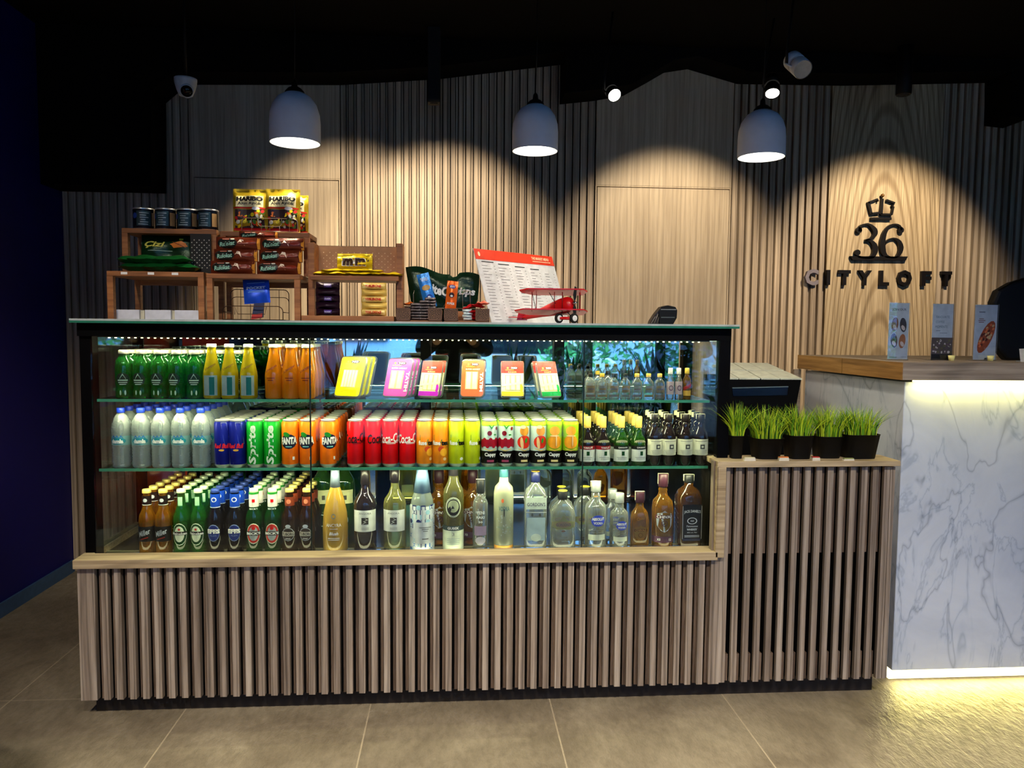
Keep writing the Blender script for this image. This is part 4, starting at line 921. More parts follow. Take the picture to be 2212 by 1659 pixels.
slim = bottle('miniature_bottle', 'miniature bottle', 'b', [(.0130, 0), (.0140, .003), (.0140, .072), (.0080, .088), (.0075, .104)], GC, (P('cap_white', 224, 224, 214, .4), .098, .122, .0088), slim_lab)
for i, px in enumerate((1447, 1465)): slim.put((atx(px, 858, .125), .125, S3+.0005), 0, 'slim clear miniature bottle with white cap, %s of the pair' % ('left', 'right')[i], 'slim miniature bottles')
def bl(b): f = round_at(.0155, .0008); patch(b, f, 0, .050, .046, .012, P('label_red', 150, 30, 30, .4), rot=.45, n=8); patch(b, f, 0, .025, .04, .02, P('mini_label_gold', 200, 160, 70, .4), n=8)
bottle('miniature_bottle', 'miniature bottle', 'b', [(.0145, 0), (.0155, .003), (.0155, .076), (.0085, .092), (.0075, .106)], GAM, (KG, .100, .122, .0088), bl).put((atx(1483, 857, .125), .125, S3+.0005), 0, 'amber miniature bottle with slanted red band at the end of the row')

# small wines on the middle shelf, right
GWN = glassy('glass_wine_dark', (.05, .03, .03, 1), (.012, .008, .010, 1), .85, .02, .2, 1.3); GGN = glassy('glass_wine_green', (.16, .44, .08, 1), (.04, .16, .02, 1), .45, .02, .5, 1.3)
def wine_small(glass, band, txt, capm):
    def lb(b):
        f = round_at(.0295, .0006); patch(b, f, 0, .042, .080, .050, P('wine_label_white', 206, 214, 206, .4), n=14); patch(b, round_at(.0295, .001), 0, .071, .080, .014, band, n=14)
        g = round_at(.0295, .0015); text(b, txt, WHT, g, .004, .071, .036, .007, .02); patch(b, g, .004, .049, .011, .016, P('label_deep_green', 8, 60, 26, .4)); patch(b, g, 0, .033, .04, .0015, P('ink_grey', 120, 120, 116)); patch(b, g, 0, .027, .03, .0015, P('ink_grey', 120, 120, 116))
        patch(b, round_at(.0270, .0006), 0, .092, .05, .018, P('wine_shoulder_label', 150, 150, 120, .4), 'ell')
    return bottle('small_wine_bottle', 'wine bottle', 'b', [(.027, 0), (.0290, .004), (.0290, .082), (.026, .100), (.0155, .122), (.0120, .135), (.0118, .150)], glass, (capm, .146, .190, .0132), lb)
CGD = P('cap_cream_gold', 196, 166, 80, .4)
wr = wine_small(GWN, P('band_wine_red', 130, 20, 30, .4), 'YAKUT', CGD); wg = wine_small(GGN, P('band_black', 20, 22, 20, .4), 'ÇANKAYA', CGD)
def w4l(b):
    f = round_at(.0305, .0006); g = round_at(.0305, .0012); patch(b, f, 0, .072, .084, .062, P('wine_label_cream', 206, 208, 184, .4), n=14); patch(b, g, .004, .074, .018, .018, P('ink_slate', 70, 74, 74)); patch(b, round_at(.0305, .0017), .004, .074, .009, .008, P('wine_label_cream', 206, 208, 184, .4), 'ell')
    for k in range(4): patch(b, g, 0, .060-.005*k, .05-.006*k, .0012, P('ink_grey', 120, 120, 116))
    patch(b, g, 0, .096, .05, .002, P('ink_grey', 120, 120, 116))
def tax(r, z0, z1, w=.013):
    def f(b):
        m_ = P('tax_strip_cream', 214, 210, 178, .4); q = r+.0016
        for s in (-1, 1): b.add([(s*q, -w/2, z0), (s*q, w/2, z0), (s*q, w/2, z1+.0012), (s*q, -w/2, z1+.0012)], [(0, 1, 2, 3)], m_)
        b.add([(-q, -w/2, z1+.0012), (q, -w/2, z1+.0012), (q, w/2, z1+.0012), (-q, w/2, z1+.0012)], [(0, 1, 2, 3)], m_)
    return f
w4 = bottle('small_wine_bottle', 'wine bottle', 'b', [(.028, 0), (.0300, .004), (.0300, .108), (.026, .128), (.0160, .144), (.0140, .156), (.0135, .175)], GWN, (P('cap_wine_black', 16, 12, 14, .3), .168, .198, .0150), w4l, extra=tax(.015, .180, .198))
for pr, d, pxs in ((wr, 'small red wine bottle with gold cap and dark red banner', (1268, 1301)), (wg, 'small green wine bottle with gold cap and white label', (1341, 1378))):
    for i, px in enumerate(pxs):
        for r in range(4): pr.put((atx(px, 998, .128), .128+r*.066, S2+.0005), random.uniform(-.2, .2), d+', %s column, %s row' % (('left', 'right')[i], ORD[r]), 'small wine bottles on the middle shelf')
for i, px in enumerate((1412, 1442, 1478, 1511)):
    for r in range(3): w4.put((atx(px, 995, .130)+r*.004, .130+r*.072, S2+.0005), (.2, .1, 0, -.1)[i]+r*.5, 'small dark wine bottle with big cream label, %s from the green ones, %s row' % (ORD[i], ORD[r]), 'small wine bottles on the middle shelf')

# ------------------------------------------------------------------ large bottles on the case floor
def wineP(H, r, sh=.52, nk=.0145, base=.9): return [(r*base, 0), (r, .006), (r, H*sh), (r*.93, H*(sh+.07)), (r*.55, H*(sh+.15)), (nk, H*(sh+.23)), (nk*.95, H*.96), (nk*1.05, H*.965), (nk*1.05, H*.985)]
def big(pr, px, Y, lab, rz=0): pr.put((atx(px, 1187, Y), Y, DECK+.0025), rz, lab)
def one(name, cat, px, Y, lab, rz=0, **k): pr = bottle(name, cat, 'b', **k); big(pr, px, Y, lab, rz); return pr
gold = P('print_gold_pale', 236, 214, 150, .35)
H = .312
def l_anc(b):
    f = round_at(.047, .0008); patch(b, f, 0, .142, .018, .022, P('emblem_grey', 150, 140, 110, .4), 'ell'); patch(b, round_at(.047, .0013), 0, .142, .009, .011, P('emblem_gold', 214, 160, 50, .4), 'ell'); text(b, 'ANCYRA', WHT, f, 0, .108, .058, .012, .0)
    text(b, 'Blush', WHT, f, 0, .076, .034, .012, .02, .3); patch(b, f, 0, .094, .03, .0015, WHT); patch(b, f, 0, .058, .044, .002, WHT); patch(b, f, 0, .052, .044, .002, WHT)
one('wine_bottle', 'wine bottle', 725, .135, 'tall golden blush wine bottle left of the large labels', prof=[(.042, 0), (.047, .008), (.0475, .09), (.044, .15), (.032, .205), (.0185, .245), (.0145, .27), (.0142, .30)], glass=glassy('glass_blush_gold', (.95, .72, .22, 1), (.86, .54, .08, 1), .68, .03, .6), foil=(P('foil_silver_blue', 150, 170, 190, .3, .6), .246, .0190, .312, .0160), label=l_anc)
def l_ang(b):
    f = round_at(.0435, .0008); g = round_at(.0435, .0013); patch(b, f, 0, .122, .098, .082, P('wine_label_pale', 206, 212, 206, .4), n=16); text(b, 'ANGORA', P('ink_slate', 70, 74, 74), g, 0, .151, .046, .007, .0)
    patch(b, g, 0, .122, .026, .026, P('ink_charcoal', 44, 44, 46)); 
    for k in range(4): patch(b, round_at(.0435, .0018), -.004+.003*k, .114+.005*k, .012, .0015, P('wine_label_pale', 206, 212, 206, .4), rot=.5*(-1)**k)
    for k in range(2): patch(b, g, 0, .096-.005*k, .028, .0014, P('ink_grey', 120, 120, 116))
one('wine_bottle', 'wine bottle', 789, .135, 'dark red wine bottle with white label and black square emblem', prof=wineP(H, .0435, .56), glass=GWN, cap=(P('cap_wine_black', 16, 12, 14, .3), .255, .312, .0162), label=l_ang, extra=tax(.0162, .26, .312), rz=.1)
one('wine_bottle', 'wine bottle', 853, .135, 'pale white wine bottle with white label and square emblem', prof=wineP(H, .0435, .56), glass=glassy('glass_white_wine', (.90, .90, .45, 1), (.62, .62, .16, 1), .16, .02, .6, 1.3), cap=(P('cap_wine_black', 16, 12, 14, .3), .262, .312, .0162), label=l_ang, extra=tax(.0162, .27, .312), rz=-.05)
def l_pat(b):
    rg = random.Random(3); f = round_at(.0465, .0008); pals = [P('tile_navy', 24, 40, 100, .35), P('tile_blue', 70, 130, 200, .35), P('tile_sky', 150, 196, 214, .35), P('tile_pale', 206, 216, 220, .35)]
    patch(b, f, 0, .088, .15, .176, pals[3], n=20); g = round_at(.0465, .0012); s = .018
    for i in range(-3, 4):
        for j in range(10):
            c1 = pals[rg.randrange(4)]; sh = rg.choice(['tri', 'ell', 'sq', 'hour'])
            pt = {'tri': [(-.5, -.5), (.5, -.5), (rg.choice([-.5, .5]), .5)], 'sq': [(-.5, -.5), (.5, -.5), (.5, .5), (-.5, .5)], 'hour': [(-.5, -.5), (.5, -.5), (0, 0), (.5, .5), (-.5, .5), (0, 0)]}.get(sh)
            if sh == 'ell': patch(b, g, i*s, .01+j*s, s, s, c1, 'ell')
            else: patch(b, g, i*s, .01+j*s, s, s, c1, 'poly', pts=pt)
    patch(b, round_at(.0465, .0018), .006, .075, .075, .082, P('wine_label_grey', 190, 198, 204, .4), n=12); text(b, 'PATTERNA', P('ink_slate', 70, 74, 74), round_at(.0465, .0023), .006, .096, .044, .006, 0) if False else None
    for k, w_ in enumerate((.046, .026, .018)): patch(b, round_at(.0465, .0023), .008, .096-.007*k, w_, .0022, P('ink_slate', 70, 74, 74))
    patch(b, round_at(.0465, .0023), .008, .052, .024, .003, P('ink_charcoal', 44, 44, 46))
one('sparkling_wine_bottle', 'wine bottle', 912, .135, 'sparkling wine bottle wrapped in blue geometric pattern with silver blue foil', prof=[(.043, 0), (.0465, .008), (.0465, .165), (.040, .20), (.024, .248), (.0170, .285), (.0160, .315)], glass=glassy('glass_pale_teal', (.75, .85, .78, 1), (.45, .55, .5, 1), .4, .03, .5), foil=(P('foil_pale_blue', 130, 166, 206, .3, .5), .225, .0335, .332, .0175), label=l_pat, rz=.12)
def l_gub(b):
    f = round_at(.0400, .0008); g = round_at(.0400, .0013); h = round_at(.0400, .0018); iv = P('label_ivory', 214, 226, 200, .4)
    patch(b, f, 0, .052, .112, .094, iv, n=16); patch(b, g, 0, .091, .114, .018, P('label_slate', 44, 62, 66, .4), n=16); text(b, 'GUBEK', WHT, h, 0, .091, .044, .010, .03); text(b, '3', P('ink_grey', 120, 120, 116), g, 0, .068, .008, .012, 0)
    for k in range(4): patch(b, g, 0, .050-.007*k, .05, .0016, P('ink_pale_teal', 150, 176, 176))
    patch(b, f, 0, .172, .062, .078, iv, 'ell'); patch(b, g, 0, .172, .058, .074, BLK, 'ell'); patch(b, h, 0, .176, .042, .048, P('label_pale_olive', 150, 160, 130, .4), 'ell')
    q = round_at(.0400, .0023); patch(b, q, 0, .164, .040, .026, BLK, 'poly', pts=[(-.5, .1), (-.3, .5), (-.2, .1), (-.05, .6), (.1, .15), (.5, .1), (.3, -.5), (-.3, -.5)])
    text(b, 'YERLI', iv, h, 0, .204, .026, .006, .02) if False else None; ring(b, h, 0, .172, .054, .069, .05, iv, 24)
one('wine_bottle', 'wine bottle', 979, .132, 'tall bottle with round mountain emblem, white label and long black cap', prof=wineP(.362, .0400, .58, .0165), glass=glassy('glass_olive', (.62, .64, .32, 1), (.32, .32, .10, 1), .3, .02, .6, 1.3), cap=(P('cap_charcoal', 26, 24, 28, .35), .288, .366, .0185), label=l_gub)
def l_chi(b, s=1, txt=True):
    R0 = .0430; f = round_at(R0, .0008); g = round_at(R0, .0013); h = round_at(R0, .0018); sv = P('label_silver_grey', 168, 180, 186, .35, .2)
    patch(b, f, 0, .11, .068, .086, sv, 'poly', pts=[(-.5, .2), (-.42, .36), (-.15, .4), (0, .5), (.15, .4), (.42, .36), (.5, .2), (.44, -.2), (.2, -.42), (0, -.5), (-.2, -.42), (-.44, -.2)])
    patch(b, g, 0, .128, .074, .014, P('label_plum', 70, 30, 50, .4)); text(b, 'CHIVAS', WHT, h, 0, .128, .062, .011, .03); ring(b, h, 0, .102, .024, .024, .2, P('ink_plum', 70, 40, 60, .4)); patch(b, h, 0, .102, .016, .003, P('ink_plum', 70, 40, 60, .4), rot=.8)
    patch(b, f, 0, .038, .112, .024, P('label_plum_deep', 84, 50, 74, .4), n=14); text(b, 'XII', WHT, h, -.022, .038, .014, .009, .02); text(b, '12', WHT, h, .024, .038, .010, .009, .02)
chp = [(.039, 0), (.0430, .008), (.0430, .155), (.038, .185), (.020, .205), (.0165, .222), (.0190, .228), (.0155, .236), (.0155, .250)]
chi = bottle('whisky_bottle', 'whisky bottle', 'b', chp, GAM, (P('cap_plum', 50, 24, 36, .35), .240, .290, .0185), l_chi, extra=tax(.0185, .25, .29))
big(chi, 1429, .132, 'amber whisky bottle with silver crest label beside the black label whiskey', -.05)
big(chi, 948, .235, 'amber whisky bottle with silver crest label behind the blue patterned bottle', .1)
big(chi, 1020, .235, 'amber whisky bottle with silver crest label behind the round emblem bottle', -.1)
def l_chs(b):
    f = flat_at(-.0225, .0008); g = flat_at(-.0225, .0013); sv = P('label_silver_grey', 168, 180, 186, .35, .2); patch(b, f, 0, .06, .050, .062, sv, 'poly', pts=[(-.5, .2), (-.42, .36), (-.15, .4), (0, .5), (.15, .4), (.42, .36), (.5, .2), (.44, -.2), (.2, -.42), (0, -.5), (-.2, -.42), (-.44, -.2)])
    patch(b, g, 0, .072, .052, .010, P('label_plum', 70, 30, 50, .4)); text(b, 'CHIVAS', WHT, flat_at(-.0225, .0018), 0, .072, .042, .008, .03); ring(b, g, 0, .052, .018, .018, .2, P('ink_plum', 70, 40, 60, .4)); text(b, 'Chivas', P('label_silver', 170, 178, 190, .4), f, -.0, .118, .032, .012, .02, .3, rot=.2)
one('whisky_bottle', 'whisky bottle', 1380, .130, 'flat half size amber whisky bottle with silver crest and plum cap', prof=[(.033, 0), (.0365, .005), (.0365, .110), (.032, .140), (.0165, .160), (.0145, .176), (.0145, .182)], glass=GAM, cap=(P('cap_plum', 50, 24, 36, .35), .178, .220, .0170), label=l_chs, sq=lambda z: 4.5 if z < .12 else 2, sx=.97, sy=.62, extra=tax(.017, .185, .22))
def l_yen(b):
    f = round_at(.0300, .0008); text(b, 'YENI', WHT, f, 0, .148, .032, .012, .02); text(b, 'RAKI', WHT, f, 0, .130, .032, .010, .02); text(b, '50', WHT, f, 0, .112, .016, .008, .02); patch(b, f, 0, .078, .05, .036, P('label_lilac', 150, 130, 160, .4), n=8); patch(b, round_at(.03, .0013), 0, .04, .04, .03, P('label_pale_lilac', 180, 176, 190, .4), 'ell')
one('raki_bottle', 'spirit bottle', 1037, .130, 'slim clear spirit bottle with black cap and lilac label', prof=[(.028, 0), (.0300, .005), (.0300, .175), (.026, .192), (.0145, .206), (.0135, .226)], glass=GC, cap=(KB, .220, .272, .0155), label=l_yen, extra=tax(.0155, .235, .272))
def l_vod(b):
    f = round_at(.0390, .0008); text(b, 'VODKA', P('ink_teal', 60, 110, 120, .4), f, 0, .165, .042, .018, .01, rot=0); patch(b, f, -.006, .196, .010, .016, P('ink_orange', 226, 110, 60, .4), 'ell'); patch(b, f, .0, .15, .004, .034, P('ink_charcoal', 44, 44, 46), 'ell')
    text(b, 'PRESTIGE', P('ink_pale_green', 150, 180, 160, .4), f, 0, .092, .05, .008, .0); patch(b, f, 0, .012, .09, .018, P('orange_base', 226, 160, 60, .4), n=14)
    rg = random.Random(2)
    for k in range(26): patch(b, round_at(.0390, .0012), rg.uniform(-.03, .03), rg.uniform(.05, .14), .006, .003, P('frost_flower', 196, 210, 204, .4), 'ell', rot=rg.uniform(0, 3))
one('vodka_bottle', 'spirit bottle', 1087, .130, 'frosted pale green spirit bottle with teal cap', prof=[(.036, 0), (.0390, .006), (.0385, .22), (.034, .245), (.0185, .262), (.0165, .285)], glass=glassy('glass_frosted', (.85, .9, .75, 1), (.62, .68, .46, 1), .75, .25, .5), cap=(P('cap_teal', 60, 110, 124, .35, .3), .282, .340, .0175), label=l_vod, extra=tax(.0175, .30, .34))
def l_gor(b):
    y = -.0395; f = flat_at(y, .0008); g = flat_at(y, .0013); patch(b, f, 0, .185, .080, .046, P('label_white_green', 206, 222, 206, .4)); text(b, "GORDON'S", P('ink_plum_dark', 60, 50, 90, .4), g, 0, .181, .070, .014, .01)
    patch(b, f, 0, .150, .080, .002, WHT); patch(b, f, -.0, .085, .070, .09, P('label_frost_blue', 170, 196, 200, .4)); patch(b, f, -.015, .14, .008, .012, P('ink_slate', 70, 74, 74), 'ell'); patch(b, f, .015, .14, .008, .012, P('ink_slate', 70, 74, 74), 'ell'); patch(b, g, 0, .052, .04, .03, P('label_white_green', 206, 222, 206, .4), 'ell')
one('gin_bottle', 'spirit bottle', 1155, .132, 'tall square clear gin bottle with dark blue cap', prof=[(.040, 0), (.0430, .005), (.0430, .205), (.038, .232), (.0175, .252), (.0155, .268)], glass=GC, cap=(P('cap_navy', 20, 26, 66, .35), .262, .302, .0180, P('cap_brass', 190, 150, 60, .35, .5)), label=l_gor, sq=lambda z: 6 if z < .22 else 2, sx=1, sy=.92)
def l_gof(b):
    y = -.0295; f = flat_at(y, .0008); g = flat_at(y, .0013); patch(b, f, 0, .105, .086, .062, P('label_yellow', 226, 196, 40, .4), 'poly', pts=[(-.5, .1), (-.2, .16), (0, .5), (.2, .16), (.5, .1), (.5, -.2), (.3, -.4), (-.3, -.4), (-.5, -.2)])
    patch(b, g, 0, .100, .062, .024, P('label_orange', 236, 160, 30, .4), 'ell'); text(b, "GORDON'S", P('ink_brown', 110, 50, 20, .4), flat_at(y, .0018), 0, .099, .056, .012, .02); patch(b, f, 0, .025, .044, .012, P('ink_slate_purple', 80, 76, 90, .4)); patch(b, f, 0, .074, .016, .008, P('ink_rust', 170, 70, 50, .4), 'ell')
gof = bottle('gin_bottle', 'spirit bottle', 'b', [(.047, 0), (.0500, .005), (.0500, .135), (.042, .165), (.0180, .188), (.0165, .200)], GC, (KB, .194, .226, .0190, P('cap_top_yellow', 230, 210, 60, .35)), l_gof, sq=lambda z: 4.5 if z < .14 else (3 if z < .17 else 2), sx=.98, sy=.6)
big(gof, 1214, .128, 'flat clear gin bottle with yellow label, front one', 0); big(gof, 1211, .205, 'flat clear gin bottle with yellow label, right behind the front one', 0); big(gof, 1262, .205, 'flat clear gin bottle with yellow label by the pane seam', 0)
def l_abs(R0, s):
    def f_(b):
        f = round_at(R0, .0008); g = round_at(R0, .0013); bl_ = P('label_royal_blue', 30, 60, 190, .4); patch(b, f, .004, .115*s, .056*s, .044*s, bl_, 'ell'); text(b, 'ABSOLUT', bl_ if False else WHT, g, .004, .122*s, .050*s, .012*s, .05); text(b, 'VODKA', WHT, g, .004, .106*s, .036*s, .010*s, .03); patch(b, f, 0, .050*s, .072*s, .022*s, P('label_frost_white', 200, 210, 190, .4), n=10)
        for k in range(2): patch(b, f, 0, (.078-.008*k)*s, .05*s, .002, P('ink_grey', 120, 120, 116), n=4)
    return f_
def absP(H, r): return [(r*.88, 0), (r, H*.03), (r, H*.58), (r*.92, H*.66), (r*.48, H*.73), (.0175, H*.76), (.0165, H*.88)]
one('vodka_bottle', 'spirit bottle', 1285, .130, 'large clear vodka bottle with blue lettering and grey cap', prof=absP(.262, .0425), glass=GC, cap=(P('cap_grey_silver', 160, 168, 166, .35, .4), .222, .262, .0190), label=l_abs(.0425, 1.0), extra=tax(.019, .24, .262))
ab = bottle('vodka_bottle', 'spirit bottle', 'b', absP(.216, .0365), GC, (P('cap_grey_silver', 160, 168, 166, .35, .4), .178, .216, .0180), l_abs(.0365, .82))
big(ab, 1336, .128, 'small clear vodka bottle with blue lettering, front one'); big(ab, 1321, .205, 'small clear vodka bottle half hidden behind the front one')
def l_jac(b):
    y = -.0437; f = flat_at(y, .0008); g = flat_at(y, .0013); h = flat_at(y, .0018); bk = P('label_black', 12, 12, 16, .35); patch(b, f, .002, .106, .078, .140, bk); ring(b, g, .002, .112, .040, .026, .18, WHT, 24)
    for x_ in (-.036, .040): patch(b, g, x_, .106, .0015, .13, WHT)
    text(b, "JACK DANIEL'S", WHT, g, .002, .146, .066, .014, .02, arc=.9); text(b, 'OLD', WHT, h, .002, .112, .014, .006, .02); text(b, 'No.7', WHT, h, .002, .1115, .02, .007, .02) if False else None
    text(b, 'Tennessee', WHT, g, .002, .091, .046, .007, .01, .3); text(b, 'WHISKEY', WHT, g, .002, .078, .042, .008, .03); text(b, '40% vol. 70cl', WHT, g, .002, .066, .04, .004, 0); patch(b, g, .002, .054, .060, .002, WHT); patch(b, g, .002, .049, .060, .002, WHT); patch(b, g, 0, .038, .07, .01, P('label_navy_dark', 30, 40, 70, .4))
    for k in range(5): patch(b, lambda u, v: (-.0463, u, v), 0, .07+.018*k, .04, .007, WHT, rot=.4)
one('whiskey_bottle', 'whisky bottle', 1484, .132, 'square whiskey bottle with black label, last in the front row', prof=[(.044, 0), (.0465, .005), (.0465, .200), (.041, .225), (.0180, .243), (.0175, .262)], glass=glassy('glass_bourbon', (.34, .15, .03, 1), (.10, .04, .008, 1), .4, .02, .5), cap=(KB, .256, .286, .0190), label=l_jac, sq=lambda z: 6 if z < .21 else 2, sx=1, sy=.95, extra=tax(.019, .262, .286), rz=.04)
# two green magnums with cream labels between the beers and the wines
def l_mag(b): patch(b, round_at(.042, .0008), 0, .175, .085, .055, P('label_cream_green', 206, 212, 160, .4), n=14); patch(b, round_at(.042, .0013), .008, .172, .012, .018, P('ink_slate', 70, 74, 74)); ring(b, round_at(.042, .0008), 0, .08, .04, .05, .15, P('ink_pale_teal', 150, 176, 176))
mg = bottle('wine_bottle', 'wine bottle', 'b', wineP(.33, .042, .66), GGN, (P('cap_wine_black', 16, 12, 14, .3), .28, .33, .016), l_mag)
big(mg, 699, .32, 'dark green wine bottle with high cream label, left behind the golden bottle'); big(mg, 745, .32, 'dark green wine bottle with high cream label, right behind the golden bottle')

# ------------------------------------------------------------------ cheese packs on the top shelf
def pack(w, h, base, art, desc='c'):
    t = thing('cheese_pack', desc, 'cheese pack')
    r = .012; poly = []
    for cx_, cz_, a0 in ((w/2-r, r, -90), (w/2-r, h-r, 0), (-w/2+r, h-r, 90), (-w/2+r, r, 180)):
        for k in range(5): a = R(a0+k*22.5); poly.append((cx_+r*math.cos(a), cz_+r*math.sin(a)))
    b = MB(); b.prism(poly, 0, .012, glassy('pack_film', (.9, .95, .9, 1), (.85, .9, .8, 1), .25, .08, .7)); b.build('tray', t, bevel=.002)
    s = MB(); k = .94; s.add([(x*k, -.0008, h/2+(z-h/2)*k) for x, z in poly], [tuple(range(len(poly)))], base)
    art(s, w, h); s.build('printed_cover', t, fix=False)
    return Proto(t)
CREAM = P('cheese_cream', 214, 204, 130, .4); LCR = P('cheese_pale', 232, 228, 186, .3)
def logo(s, w, h, z, dark=None):
    f = lambda o: flat_at(0, o)
    patch(s, f(.0018), .08*w, z*h, w*.34, h*.085, P('logo_dark', 60, 40, 40, .4), 'ell'); text(s, 'NO', WHT, f(.0024), .08*w, z*h, w*.24, h*.05, .06); patch(s, f(.0018), -.2*w, z*h, w*.08, h*.05, P('logo_yellow', 250, 210, 60, .4), 'ell'); patch(s, f(.0018), -.12*w, (z-.055)*h, w*.36, h*.010, P('logo_yellow', 250, 210, 60, .4))
def window(s, w, h, u, v, ww, hh, n=2):
    patch(s, flat_at(0, .0018), u*w, v*h, ww*w, hh*h, CREAM)
    for k in range(n): patch(s, flat_at(0, .0024), (u+(k+.5-n/2)*ww/n)*w, v*h, ww*w/n*.7, hh*h*.94, LCR)
def a_yel(s, w, h): logo(s, w, h, .86); window(s, w, h, -.02, .45, .56, .42, 5); patch(s, flat_at(0, .0018), 0, .17*h, .6*w, .008*h, P('print_ochre', 200, 170, 20, .4)); patch(s, flat_at(0, .0018), 0, .13*h, .5*w, .008*h, P('print_ochre', 200, 170, 20, .4))
def a_mag(s, w, h):
    logo(s, w, h, .86); window(s, w, h, -.04, .44, .52, .46, 2); text(s, 'TATIM', WHT, flat_at(0, .002), .38*w, .4*h, .5*h, .13*w, .04, rot=-PI/2); text(s, 'SUPER LEZZET', WHT, flat_at(0, .002), 0, .73*h, .62*w, .035*h, .0)
def two(c0, c1, txt):
    def f(s, w, h):
        patch(s, flat_at(0, .0012), 0, .82*h, .94*w, .32*h, c0); logo(s, w, h, .80); text(s, txt, P('print_peach', 255, 190, 120, .4), flat_at(0, .002), 0, .69*h, .36*w, .035*h, .02); window(s, w, h, .02, .40, .66, .42, 3); patch(s, flat_at(0, .002), -.0, .1*h, .92*w, .12*h, c1); patch(s, flat_at(0, .0021), .37*w, .25*h, .16*w, .2*h, c1, 'ell')
        patch(s, flat_at(0, .0026), 0, .36*h, .9*w, .06*h, LCR, rot=.14)
    return f
PY = P('pack_yellow', 246, 238, 10, .35); PMG = P('pack_magenta', 226, 70, 170, .35); PRD = P('pack_red', 232, 40, 20, .35); POR = P('pack_orange', 240, 92, 30, .35); PPU = P('pack_purple', 180, 30, 190, .35); PGR = P('pack_green', 16, 160, 70, .35); PYO = P('pack_amber', 244, 190, 20, .35)
packs = [(755, .112, .166, PY, a_yel, 'yellow sliced cheese pack with clear window', 3, -.42), (859, .104, .160, PMG, a_mag, 'pink and magenta cheese stick pack', 3, -.38), (931, .086, .150, PMG, two(PRD, PPU, 'BURGER'), 'red and purple cheese slice pack', 2, -.34),
         (1019, .090, .156, POR, a_mag, 'orange cheese stick pack with white side lettering', 3, -.12), (1107, .091, .150, PMG, two(PRD, PYO, 'KASAR'), 'red and yellow cheddar slice pack', 2, -.04), (1192, .088, .150, PMG, two(PRD, PGR, 'TOST'), 'red, white and green toast cheese pack', 2, .36)]
for px, w, h, base, art, d, n, rz in packs:
    if base is PMG and art is not a_mag: base = LCR
    pr = pack(w, h, base, art)
    for k in range(n):
        pr.put((atx(px, 860, .125)-.012*(1 if rz < -.2 else 0)-math.sin(rz)*k*.034, .120+k*.034, S3+.006), rz, d+', '+['leaning at the front of its pile', 'second in its leaning pile', 'at the back of its leaning pile'][k], 'cheese packs on the top shelf', rx=-.40)
# ------------------------------------------------------------------ wooden risers on the glass top
RW = wood('riser_walnut', [srgb(106, 62, 30), srgb(152, 96, 52), srgb(182, 122, 72)], vertical=False, grain=(60, 60, 4), lines=.8, rough=.45)
T0 = TOP+.0003
def riser(name, lab, x0, x1, z1, y0, y1, z0=T0, leg=.022, th=.018, rail=True):
    t = thing(name, lab, 'shelf riser', ((x0+x1)/2, y0, z0)); w = (x1-x0)/2; h = z1-z0; d = y1-y0
    MB().box(-w, w, 0, d, h-th, h, RW).build('board', t, bevel=.0015)
    for sx in (-1, 1):
        for yy in (0, d-leg): MB().box(sx*w-(leg if sx > 0 else 0), sx*w+(leg if sx < 0 else 0), yy, yy+leg, 0, h-th, RW).build('leg', t, bevel=.001)
    if rail: MB().box(-w+leg, w-leg, d-leg*.8, d-leg*.3, h-th-.02, h-th, RW).build('rail', t)
    return t
YA, YB2 = .15, .25
ra = (-1.277, -.929); zl = 1.620
A = riser('wooden_riser', 'low brown wooden riser at the left end, above the three white boxes', ra[0], ra[1], zl, YA, .42)
for px in (267, 325, 377): MB().box(atx(px-6, 587, YA)-(ra[0]+ra[1])/2, atx(px+8, 587, YA)-(ra[0]+ra[1])/2, -.001, 0, zl-T0-.012, zl-T0-.003, P('price_tag', 226, 224, 220, .5)).build('price_tag', A)
riser('wooden_riser', 'small brown wooden riser that carries the four dark tins', -1.261, -.909, 1.789, YB2, .42, zl+.0003)
A3 = riser('wooden_riser', 'low brown wooden riser in the middle, above the wire basket', -.920, -.578, 1.616, YA, .42)
riser('wooden_riser', 'tall brown wooden riser under the gold snack bags', -.897, -.561, 1.784, YB2, .42, 1.6163)
# perforated black panels behind the green packs
mb = MB(); px0, px1 = -1.06, -.955; mb.box(-.038, .038, 0, .004, 0, .15, P('panel_black', 4, 4, 4, .5))
for i in range(8):
    for j in range(12):
        if (i+j) % 2 == 0: mb.box(-.034+i*.0092, -.0308+i*.0092, -.0012, 0, .02+j*.0095, .0234+j*.0095, P('hole_pale', 200, 196, 180, .6))
o = mb.build('peg_board', None, (-.965, .235, zl+.0006)); tag(o, 'black perforated panel with pale holes beside the green cracker packs', 'panel')
# display rack on the right of the risers
x0, x1 = -.549, -.213; t = thing('snack_rack', 'brown rack with perforated back holding yellow sweets above two stacks of bars', 'rack', ((x0+x1)/2, .12, T0)); w = (x1-x0)/2
MB().box(-w-.02, w-.014, 0, .17, 0, .02, RW).build('base_board', t, bevel=.0015); MB().box(-w+.005, w, .04, .20, .155, .172, RW).build('shelf_board', t, bevel=.0015)
for s, zt in ((-1, .30), (1, .302)): MB().box(s*w-.012, s*w+.012, .10, .21, .02, zt, RW).build('side_board', t, bevel=.001)
mb = MB(); mb.box(-w+.012, w-.012, .198, .206, .172, .298, P('panel_tan', 164, 122, 86, .5)); mb.box(-w+.012, w-.012, .206, .21, .28, .3, BLACK())
for i in range(24):
    for j in range(7):
        if (i+j) % 2 == 0: mb.box(-w+.03+i*.012, -w+.0325+i*.012, .1968, .198, .205+j*.011, .208+j*.011, P('hole_light', 236, 220, 180, .5))
mb.build('perforated_back', t)

